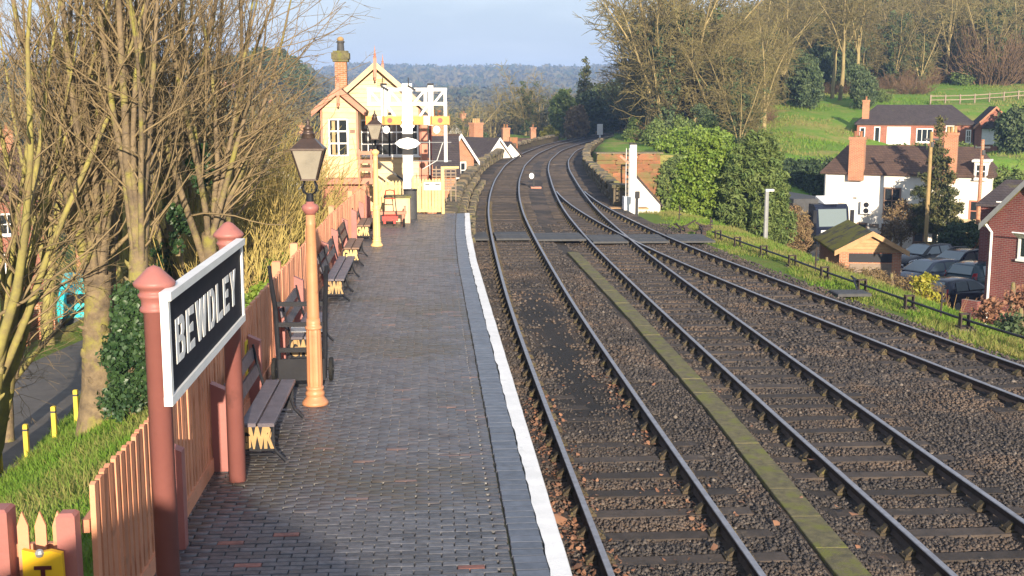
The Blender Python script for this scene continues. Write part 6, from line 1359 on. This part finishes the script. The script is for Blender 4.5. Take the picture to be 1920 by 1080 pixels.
den = (vnoise(X, Y, 1.2, 12) + (X - lo_) * .55 - .15) > 0; V2, F2 = blades(X[den], Y[den], .11, .014)
va = np.concatenate([np.clip(vnoise(V1[::3, 0], V1[::3, 1], 1.5, 7) * 1.2 + .25 + .3 * nrs.randn(len(F1)), 0, 1), np.clip(vnoise(V2[::3, 0], V2[::3, 1], 1.5, 7) * 1.4 + .45 + .3 * nrs.randn(len(F2)), 0, 1)])
o = link('grass_tufts', npmesh('grass_tufts', np.concatenate([V1, V2]), np.concatenate([F1, F2 + len(V1)]), M['grass_blade'], attr=va)); tag(o, 'short tufted grass on the banks', 'grass', None, 'stuff')

# rough grass and weeds over the hillside
n = 60000; Y = 91 + 85 * nrs.rand(n); X = 20 + 72 * nrs.rand(n); k = (vnoise(X, Y, 5, 31) + .5 * vnoise(X, Y, 1.4, 32)) > -.02
V3, F3 = blades(X[k], Y[k], .30, .05); va3 = np.clip(vnoise(X[k], Y[k], 7, 33) * 1.6 + .35 + .25 * nrs.randn(int(k.sum())), 0, 1)
o = link('hillside_grass', npmesh('hillside_grass', V3, F3, M['grass_blade'], attr=va3)); tag(o, 'rough tufted grass over the hillside lawn', 'grass', None, 'stuff')
# evergreens right of the line
def leafy(name, label, cat, loc, parts_, m_, size, n_c, n_l, r_c, trunk=None, group=None, asp=.6, rz=0, up=0.0):
    o = thing(name, label, cat, loc, rz, group); Ps, vs_, Ds = [], [], []
    tot = sum(p[1][0] * p[1][1] * p[1][2] for p in parts_)
    for (c, r_) in parts_:
        P, v, D = clumps(max(8, int(n_c * (r_[0] * r_[1] * r_[2]) / tot)), n_l, ell(c, r_), r_c); Ps.append(P); vs_.append(v); Ds.append(D)
    link('foliage', leafmesh('foliage', np.concatenate(Ps), size, m_, np.concatenate(Ds), asp, np.concatenate(vs_), up=up), o)
    h, tr_ = trunk or (1.5, .12); part('trunk', MB().tube([(0, 0, -.3), (.05, .03, h * .5), (0, 0, h)], [tr_ * 1.2, tr_, tr_ * .5], 8), M['bark'], o); return o
leafy('laurel_bush', 'bright green laurel bush beside the white outbuilding', 'bush', (14.2, 60.5, -2.4), [((0, 0, 2.3), (1.6, 1.3, 2.4)), ((.35, 0, 4.0), (1.25, 1.0, 1.5)), ((-.7, .1, 1.2), (1.1, 1.0, 1.5))], M['laurel'], .085, 760, 32, .28)
leafy('cypress_tree', 'broad drooping green cypress above the bank', 'tree', (16.5, 58.6, -3.0), [((0, 0, 2.8), (1.7, 1.4, 3.0)), ((.1, 0, 4.7), (1.15, 1.0, 1.6)), ((1.1, .1, 1.8), (1.0, .9, 2.0)), ((-.9, 0, 2.6), (1.0, .9, 2.2))], M['cypress'], .13, 860, 30, .28, asp=.28)
leafy('bramble_thicket', 'green bramble thicket behind the sandstone wall', 'bush', (20.6, 90, 1.0), [((0, 0, .5), (2.8, 2, 1.4)), ((-2.0, 0, .3), (1.4, 1.2, .8))], M['laurel'], .13, 320, 24, .4)
leafy('wall_ivy', 'green ivy and brambles spilling beside the sandstone wall', 'ivy', (17.9, 84.6, -2.2), [((0, 0, .9), (1.3, .7, 2.3)), ((1.6, 0, .6), (1.4, .8, 1.8))], M['cypress'], .12, 300, 24, .32)
leafy('dark_shrub', 'dark evergreen shrub at the laurel side', 'bush', (16.9, 62.5, -3.6), [((0, 0, 1.8), (1.2, 1, 2.2))], M['yew'], .1, 260, 26, .28)
leafy('yellow_twig_bush', 'yellow-brown bush between the lamp pole and the lorry', 'bush', (18.9, 60.5, -3.6), [((0, 0, 1.3), (1.2, 1, 1.7))], M['brush'], .10, 300, 26, .25, asp=.25)
leafy('golden_bush', 'bright yellow-green variegated bush at the bank edge', 'bush', (17.15, 39.2, -2.7), [((0, 0, .9), (.38, .35, .75)), ((.25, 0, .4), (.4, .4, .5)), ((-.2, 0, 1.35), (.18, .18, .45))], M['gold_leaf'], .075, 90, 16, .16, (1.2, .03))
leafy('copper_bush', 'orange-leaved bush below the maroon house', 'bush', (18.9, 36.5, -2.6), [((0, 0, .4), (1.3, .8, .9)), ((.8, 0, .9), (.8, .6, .8))], M['leaf_dead'], .07, 160, 22, .22)
leafy('dark_bank_bush', 'dark low bush at the right edge of the bank', 'bush', (17.9, 34.0, -3.0), [((0, 0, .5), (1.0, .8, .8)), ((.9, 0, .2), (.7, .7, .6))], M['yew'], .07, 200, 24, .2)
leafy('bank_scrub', 'brown scrub along the bank before the cars', 'bush', (19.3, 47.5, -3.9), [((0, 0, .7), (2.4, 1, .75)), ((-2.2, 1.5, .8), (1.4, 1, .7))], M['brush'], .07, 300, 22, .22, asp=.3)
leafy('brown_climber', 'brown scrub in front of the garage', 'bush', (18.6, 53.6, -4.0), [((0, 0, .6), (1.4, .6, .7)), ((2.2, 0, .4), (.9, .5, .5))], M['brush'], .07, 240, 22, .2, asp=.3)
# reeds along the bank foot
rd_ = Branches(); r = random.Random(3)
for i in range(1500):
    t = r.random(); x = 16.6 + 4.6 * t + r.gauss(0, .35); y = 58.5 - 11.5 * t + r.gauss(0, .8); z = gz(x, y)
    P, q, _ = limb((x, y, z), (r.gauss(0, .18), r.gauss(0, .18), 1), r.uniform(.8, 1.7), .014, .006, 4, r, .06, 0, .1); rd_.add(P, q, 3)
o = link('dry_reeds', rd_.build('dry_reeds', M['reed'])); tag(o, 'dry tan reeds and grass stems along the bank foot', 'reeds', None, 'stuff')
# hedge behind the white house garden
hg = thing('garden_hedge', 'long dark clipped hedge left of the white house', 'hedge', (0, 0, 0))
def hb(n): u = nrs.rand(n); x = 19.5 + 12 * u; y = 89.5 - 2.0 * u + (nrs.rand(n) - .5) * 1.6; z = -4.2 + 4.6 * nrs.rand(n) ** .75; return np.stack([x, y - .6 * (z < 0), z], -1)
P, v, D = clumps(1100, 22, hb, .32); link('foliage', leafmesh('foliage', P, .11, M['hedge'], None, .6, v), hg); part('hedge_core', MB().bar((19.5, 89.9, -2.2), (31.5, 87.9, -2.2), 1.0, 4.6), M['hedge'], hg)
leafy('garden_conifer', 'tall scraggy conifer before the white house', 'tree', (31.2, 70.4, -4.6), [((0, 0, 1.9), (1.75, 1.4, .55)), ((.1, 0, 2.9), (1.6, 1.3, .5)), ((-.1, 0, 3.8), (1.35, 1.1, .5)), ((.05, 0, 4.7), (1.1, .95, .5)), ((0, 0, 5.6), (.8, .75, .5)), ((0, 0, 6.5), (.5, .5, .5)), ((0, 0, 7.3), (.28, .28, .5)), ((0, 0, 8.0), (.12, .12, .4))], M['conifer'], .13, 520, 20, .27, (8.3, .14), asp=.3, up=-.3)
leafy('ochre_tree', 'ochre-leaved small tree beside the conifer', 'tree', (29.4, 71.2, -4.6), [((0, 0, 2.0), (1.1, .9, 1.3)), ((-.6, 0, 1.2), (.7, .7, .8))], M['brush'], .08, 260, 20, .26, (1.8, .08), asp=.4)
leafy('dark_bush', 'dark green bush behind the cars', 'bush', (31.1, 65.6, -4.6), [((0, 0, 1.2), (1.8, 1, 1.3))], M['hedge'], .1, 280, 22, .3)
leafy('tall_yew', 'tall dark yew beside the annexe', 'tree', (30.7, 60.8, -4.6), [((0, 0, 2.0), (.7, .7, 2.6)), ((.1, 0, 4.4), (.5, .5, .9))], M['yew'], .1, 320, 24, .28, (3, .14))
leafy('green_garden_tree', 'rounded green tree right of the brown pole', 'tree', (37.0, 73, -4.6), [((0, 0, 3.6), (1.5, 1.2, 1.6)), ((.2, 0, 2.0), (1.2, 1, 1.2))], M['cypress'], .12, 300, 22, .32, (3, .14))
leafy('hillside_yew', 'large dark evergreen beside the bungalow', 'tree', (56.4, 106.5, .2), [((0, 0, 1.6), (3.6, 2.5, 2.6)), ((1.4, 0, 3.2), (2.4, 2, 2.0)), ((-1.6, 0, 2.6), (1.8, 1.6, 1.6))], M['yew'], .2, 700, 26, .55, (3, .2))
leafy('bungalow_shrubs', 'green shrubs along the bungalow front', 'bush', (46.5, 111, -.6), [((0, 0, .5), (3.5, .8, .9)), ((4, -1.2, .6), (2.2, .8, .9))], M['cypress'], .13, 240, 22, .32)

# woodland on the right-hand hill: individual trees from a few kinds
WT = []
for k_, (th, tr_, ns, sh, ln, sb_, tw) in enumerate(((2.5, .24, 6, 10.5, .42, 12, 5), (4.0, .26, 5, 10.0, .46, 13, 5), (1.0, .22, 8, 10.0, .36, 11, 4), (6.5, .17, 4, 9.0, .5, 14, 5))):
    A, B = bare_tree(200 + k_, th, tr_, ns, sh, ln, sb_, tw, 1.7, sub_len=.40, upt=.0, tr_min=.026, wide=.35)
    t = tree('woodland_tree', 'tmp', (0, 0, 0), A, B, M['wood_bark'], M['wood_twig'], 0, 'bare woodland trees'); WT.append(t)
    if k_ in (0, 2):
        def ivs(n):
            z = 1 + 7.5 * nrs.rand(n) ** 1.2; a = nrs.rand(n) * 6.28; q = (.3 + .22 * z * nrs.rand(n)); return np.stack([q * np.cos(a), q * np.sin(a), z], -1)
        P, v, D = clumps(70 if k_ == 0 else 110, 16, ivs, .4); link('ivy', leafmesh('ivy', P, .15, M['yew'], D, .6, v), t)
used = [False] * 4
wr_ = random.Random(21)
def place_wood(px, r_, kind, s, label):
    az = math.atan((px - 960) / 2200) + math.atan(154 / 2200); x, y = r_ * math.sin(az), r_ * math.cos(az); z = gz(x, y) - .2
    rz = wr_.uniform(0, 6.28)
    if not used[kind]:
        used[kind] = True; t = WT[kind]; t.location = (x, y, z); t.rotation_euler = (0, 0, rz); t.scale = (s, s, s); t['label'] = label
    else: t = dup(WT[kind], (x, y, z), rz, label, (s, s, s))
    return t
LBL = 'bare leafless tree in the wood between the line and the lawn'
for k_ in range(78):      # wood face left of the lawn
    px = 1205 + 225 * wr_.random() ** .9; r_ = wr_.uniform(112, 185) + max(0, 1290 - px) * .3
    place_wood(px, r_, wr_.randrange(3), wr_.uniform(.72, 1.12), LBL)
for k_ in range(120):      # wood along the top of the lawn
    px = 1415 + 565 * (k_ + wr_.random()) / 120; r_ = wr_.uniform(160, 240) + (px - 1420) * .03
    place_wood(px, r_, wr_.randrange(4), wr_.uniform(.8, 1.2), 'bare leafless tree in the wood along the top of the hillside lawn')
for (px, r_, kind, s, lab) in ((1552, 152, 3, 1.2, 'tall bare tree with pale trunk, leftmost of three at the top of the lawn'), (1566, 150, 3, 1.25, 'tall bare pale-trunked tree, middle of three at the top of the lawn'), (1592, 152, 3, 1.2, 'tall bare pale-trunked tree, rightmost of three at the top of the lawn'), (1463, 146, 1, 1.0, 'leaning pale bare tree at the left corner of the lawn'), (1385, 98, 2, .66, 'multi-stemmed bare coppice nearest the lawn edge'), (1408, 100, 2, .62, 'bare coppice overlapping the lawn corner'), (1215, 128, 2, .9, 'golden-lit bare tree at the left end of the wood'), (1245, 120, 2, .95, 'golden-lit multi-stemmed bare tree beside the wood end'), (1300, 118, 1, .95, 'pale-stemmed bare tree in the middle of the wood face'), (1186, 170, 0, .95, 'dark spiky bare tree overhanging the line')):
    place_wood(px, r_, kind, s, lab)
for k_ in range(16):
    place_wood(1198 + 110 * (k_ + wr_.random()) / 16, wr_.uniform(116, 160), (2, 0, 1)[k_ % 3], wr_.uniform(1.25, 1.6), 'tall bare ivy-hung tree at the steep left end of the wood')
# evergreens and undergrowth in the wood (templates, then copies)
def tmpl(name, cat, m_, r_, size, n_c, n_l, r_c, asp=.5):
    o = thing(name, 'tmp', cat, (0, 0, 0)); lob = [((0, 0, r_[2] * .7), (r_[0] * .8, r_[1] * .8, r_[2] * .7))] + [((wr_.uniform(-.6, .6) * r_[0], wr_.uniform(-.6, .6) * r_[1], r_[2] * wr_.uniform(.3, 1.6)), tuple(q * wr_.uniform(.3, .55) for q in r_)) for _ in range(7)]
    cl = [clumps(max(10, int(n_c * (.35 if i == 0 else .11))), n_l, ell(c_, q_, .3), r_c) for i, (c_, q_) in enumerate(lob)]
    link('foliage', leafmesh('foliage', np.concatenate([q[0] for q in cl]), size, m_, np.concatenate([q[2] for q in cl]), asp, np.concatenate([q[1] for q in cl])), o); part('trunk', MB().tube([(0, 0, -.5), (0, 0, r_[2])], [.15, .08], 6), M['bark'], o); return o
HOL = tmpl('holly_tree', 'tree', M['yew'], (2.0, 2.0, 2.8), .17, 260, 22, .5); BRU = thing('undergrowth_bush', 'tmp', 'bush'); link('shoots', shrub(77, 170, 3.0, .95, 'brush', r0=.036, twigs=7, rad=1.6).build('shoots', M['brush']), BRU); part('stump', MB().lathe([(.3, -.3), (.2, .4), (.05, .5)], 8), M['bark'], BRU)
GRN = tmpl('green_bush', 'bush', M['cypress'], (2.0, 1.6, 1.5), .15, 220, 22, .45); first = {}
def put(T, px, r_, s, label, group, sz=1.0):
    az = math.atan((px - 960) / 2200) + math.atan(154 / 2200); x, y = r_ * math.sin(az), r_ * math.cos(az)
    if T.name not in first: first[T.name] = 1; T.location = (x, y, gz(x, y) - .2); T.scale = (s, s, s * sz); T['label'] = label; T['group'] = group; o = T
    else: o = dup(T, (x, y, gz(x, y) - .2), wr_.uniform(0, 6.28), label, (s, s, s * sz)); o['group'] = group
    return o
for (px, r_, s) in ((1495, 132, 1.3), (1510, 130, 1.15), (1480, 140, 1.3), (1608, 132, 1.1), (1620, 134, .9), (1575, 150, 1.4), (1535, 155, 1.6), (1660, 165, 1.2), (1700, 190, 1.8), (1780, 190, 2.0), (1840, 185, 1.6), (1890, 180, 1.8), (1655, 200, 2.0), (1735, 170, 1.0), (1860, 172, 1.2), (1300, 130, 1.1), (1270, 140, 1.3), (1340, 140, 1.4), (1250, 125, .9), (1375, 150, 1.5), (1225, 118, .8), (1320, 112, .8), (1430, 180, 2.4), (1500, 200, 3.0), (1590, 205, 3.0), (1660, 215, 3.2), (1760, 215, 3.4), (1830, 225, 3.2), (1900, 220, 2.8), (1360, 200, 2.6), (1290, 195, 2.2), (1810, 205, 3.6), (1330, 170, 1.9), (1400, 205, 3.0), (1455, 210, 3.2), (1545, 212, 3.4), (1625, 208, 3.0), (1700, 222, 3.6)):
    put(HOL, px, r_ + (10 if r_ > 115 else 0), s * .78, 'dark holly or ivy-clad evergreen among the bare trees on the hill', 'evergreens in the wood', 1.25)
for k_ in range(26):
    px = 1200 + 560 * (k_ + wr_.random()) / 26; r_ = (158 if px > 1440 else 122) + wr_.uniform(-4, 26); put(BRU, px, r_, wr_.uniform(.5, 1.0), 'brown leafless undergrowth at the foot of the wood', 'undergrowth in the wood')
for k_ in range(34):
    px = 1440 + 500 * (k_ + wr_.random()) / 34; put(BRU, px, wr_.uniform(172, 232), wr_.uniform(1.0, 1.9), 'brown leafless undergrowth at the foot of the wood', 'undergrowth in the wood', 1.5)
for k_ in range(26):
    px = 1450 + 480 * (k_ + wr_.random()) / 26; put(HOL, px, wr_.uniform(178, 236), wr_.uniform(.7, 1.5), 'dark holly or ivy-clad evergreen among the bare trees on the hill', 'evergreens in the wood', 1.6)
for (px, r_, s) in ((1200, 122, .9), (1218, 108, .8), (1240, 104, .9), (1270, 104, 1.0), (1650, 148, .6), (1300, 106, .9), (1335, 104, 1.0), (1365, 103, .8), (1790, 172, 1.0)):
    put(GRN, px, r_, s, 'green bush at the foot of the wood', 'green bushes at the wood edge')

# trees beyond the viaduct and in the valley
FARL = thing('x', 'tmp', 'tree')
bpy.data.objects.remove(FARL)
for (px, r_, kind, s, lab) in ((985, 175, 2, .95, 'broad golden bare tree left of the far bend'), (965, 185, 0, .85, 'bare tree behind the twin-pot chimney'), (1010, 180, 2, .8, 'bare tree right of the broad golden tree'), (850, 150, 2, .85, 'yellow-green bare tree right of the signal'), (870, 165, 0, .9, 'bare tree beside the narrow cypress'), (925, 190, 1, .85, 'bare tree behind the orange chimney'), (1100, 215, 0, .9, 'brown bare tree behind the far conifer')):
    place_wood(px, r_, kind, s, lab)
def put_leafy(name, lab, px, r_, h, w, m_, size=.2, n_c=260, pts=None, n_l=20):
    az = math.atan((px - 960) / 2200) + math.atan(154 / 2200); x, y = r_ * math.sin(az), r_ * math.cos(az); z = gz(x, y)
    ps = [((0, 0, h * (.18 + .16 * i)), (w * (1 - .15 * i) ** 1.0 * (1.0 if pts is None else pts), w * (1 - .15 * i), h * .16)) for i in range(6)] if pts is None else [((0, 0, h * .55), (w, w, h * .45))]
    return leafy(name, lab, 'tree', (x, y, z), ps, m_, size, n_c, n_l, w * .3, (h * .9, .2))
put_leafy('cypress_tree', 'narrow dark cypress beyond the signal box', 903, 160, 7.6, 1.25, M['yew'], pts=1)
put_leafy('spruce_tree', 'golden-tipped spruce by the far bend', 1094, 185, 11, 2.0, M['conifer'])
put_leafy('evergreen_tree', 'dark evergreen where the line disappears, left one', 1128, 200, 8.2, 3.4, M['yew'], .3, 320, 1)
put_leafy('evergreen_tree', 'dark evergreen where the line disappears, right one', 1152, 205, 9.0, 3.6, M['yew'], .3, 320, 1)
put_leafy('evergreen_tree', 'dark pointed evergreen behind the far bend', 1140, 215, 12, 2.6, M['yew'], .3, 300)
put_leafy('cypress_tree', 'low dark evergreen before the far spruce', 1100, 178, 6.6, 2.6, M['yew'], .25, 300, 1)
put_leafy('golden_bush', 'rounded golden-green tree beside the far track', 1055, 172, 7.0, 1.9, M['cypress'], .22, 300, 1)
put_leafy('golden_bush', 'yellow-green bush beside the far chimney', 1030, 165, 5.8, 1.5, M['gold_leaf'], .2, 200, 1)
put_leafy('forsythia_bush', 'bright yellow bush behind the orange cottage roof', 905, 118, 6.0, 1.0, M['gold_leaf'], .16, 200, 1)
put_leafy('green_tree', 'green tree left of the broad golden tree', 975, 160, 6.2, 1.6, M['cypress'], .2, 260, 1)
put_leafy('ivy_tree', 'ivy-green tree beyond the signal arm', 852, 140, 6.8, 2.0, M['cypress'], .2, 300, 1)
put_leafy('russet_hedge', 'reddish-brown hedge beside the far track', 1080, 168, 6.4, 1.6, M['brush'], .2, 220, 1)
for k_, (px, r_, h, lab) in enumerate(((470, 300, 17, 'dark pine on the left skyline, leftmost of the clump'), (500, 305, 18, 'dark pine in the left skyline clump'), (530, 300, 18, 'tall dark pine in the middle of the clump'), (552, 295, 17, 'dark flat-topped pine right of the clump'), (568, 292, 16, 'dark pine at the right end of the clump'), (440, 310, 15, 'dark pine behind the bare stems'))):
    az = math.atan((px - 960) / 2200) + math.atan(154 / 2200); x, y = r_ * math.sin(az), r_ * math.cos(az); z = gz(x, y)
    o = leafy('pine_tree', lab, 'tree', (x, y, z), [((0, 0, h * .86), (2.4, 2.4, 2.0)), ((.8, 0, h * .74), (2.6, 2.2, 1.6)), ((-.9, 0, h * .70), (2.0, 2, 1.4))], M['yew'], .4, 220, 18, .8, (h * .85, .28), 'pines on the left skyline')
# far woods: nobody could count them
def puffs(n, fn, size, nq, name, label, sq=.8, lf=.30):
    X, Y = fn(n); Z = ground(X, Y); s = size * (.5 + nrs.rand(len(X))); n = len(X)
    D = nrs.randn(n, nq, 3); D /= np.linalg.norm(D, axis=-1, keepdims=True); D[..., 2] = np.abs(D[..., 2]) * 1.2 * sq
    P = np.stack([X, Y, Z + s * .5], -1)[:, None] + D * s[:, None, None] * (.55 + .5 * nrs.rand(n, nq, 1))
    v = np.repeat((nrs.rand(n, 1) < .3) * .8 + .15 * nrs.rand(n, 1), nq, 1).ravel()
    o = link(name, leafmesh(name, P.reshape(-1, 3), size * lf, M['far_trees'], D.reshape(-1, 3), .7, v)); tag(o, label, 'wood', None, 'stuff')
def polar(a0, a1, r0, r1, pw=1.0):
    def f(n):
        az = np.radians(a0 + (a1 - a0) * nrs.rand(n)); r_ = r0 + (r1 - r0) * nrs.rand(n) ** pw; x, y = r_ * np.sin(az), r_ * np.cos(az)
        ok = np.abs(x - cx(C1, np.minimum(y, 214))) > np.where(y < 215, 14, 0); return x[ok], y[ok]
    return f
puffs(1000, polar(-26, -5, 150, 700), 4.2, 110, 'hillside_trees', 'mixed trees over the left hillside', .9, .13)
puffs(800, polar(-8, 11, 215, 700), 4.6, 130, 'valley_trees', 'hazy trees filling the valley beyond the viaduct', .9, .12)
puffs(1500, polar(-12, 13, 650, 1350), 7, 30, 'far_trees', 'far hazy wooded slopes', .7)
puffs(3600, polar(-28, 16, 1350, 2350), 11, 22, 'ridge_trees', 'blue wooded ridge on the horizon', .55)
puffs(300, polar(13, 29, 235, 420), 6.5, 420, 'hill_top_trees', 'trees on the crest behind the right-hand wood', 1.0, .06)

# ------------------------------------------------------------------ valley haze
hz = link('haze', MB().b2(-2600, 2600, -130, 3900, -14, 112).mesh('haze'))
hm_ = bpy.data.materials.new('haze'); hm_.use_nodes = True; t = hm_.node_tree; t.nodes.clear()
ho = t.nodes.new('ShaderNodeOutputMaterial'); hv = t.nodes.new('ShaderNodeVolumePrincipled')
hv.inputs['Color'].default_value = (.38, .58, 1.0, 1); hv.inputs['Density'].default_value = .00040; hv.inputs['Anisotropy'].default_value = 0.0
t.links.new(hv.outputs[0], ho.inputs['Volume'])
try: hm_.cycles.homogeneous_volume = True
except Exception: pass
hz.data.materials.append(hm_); tag(hz, 'pale morning haze in the valley air', 'haze', None, 'stuff')
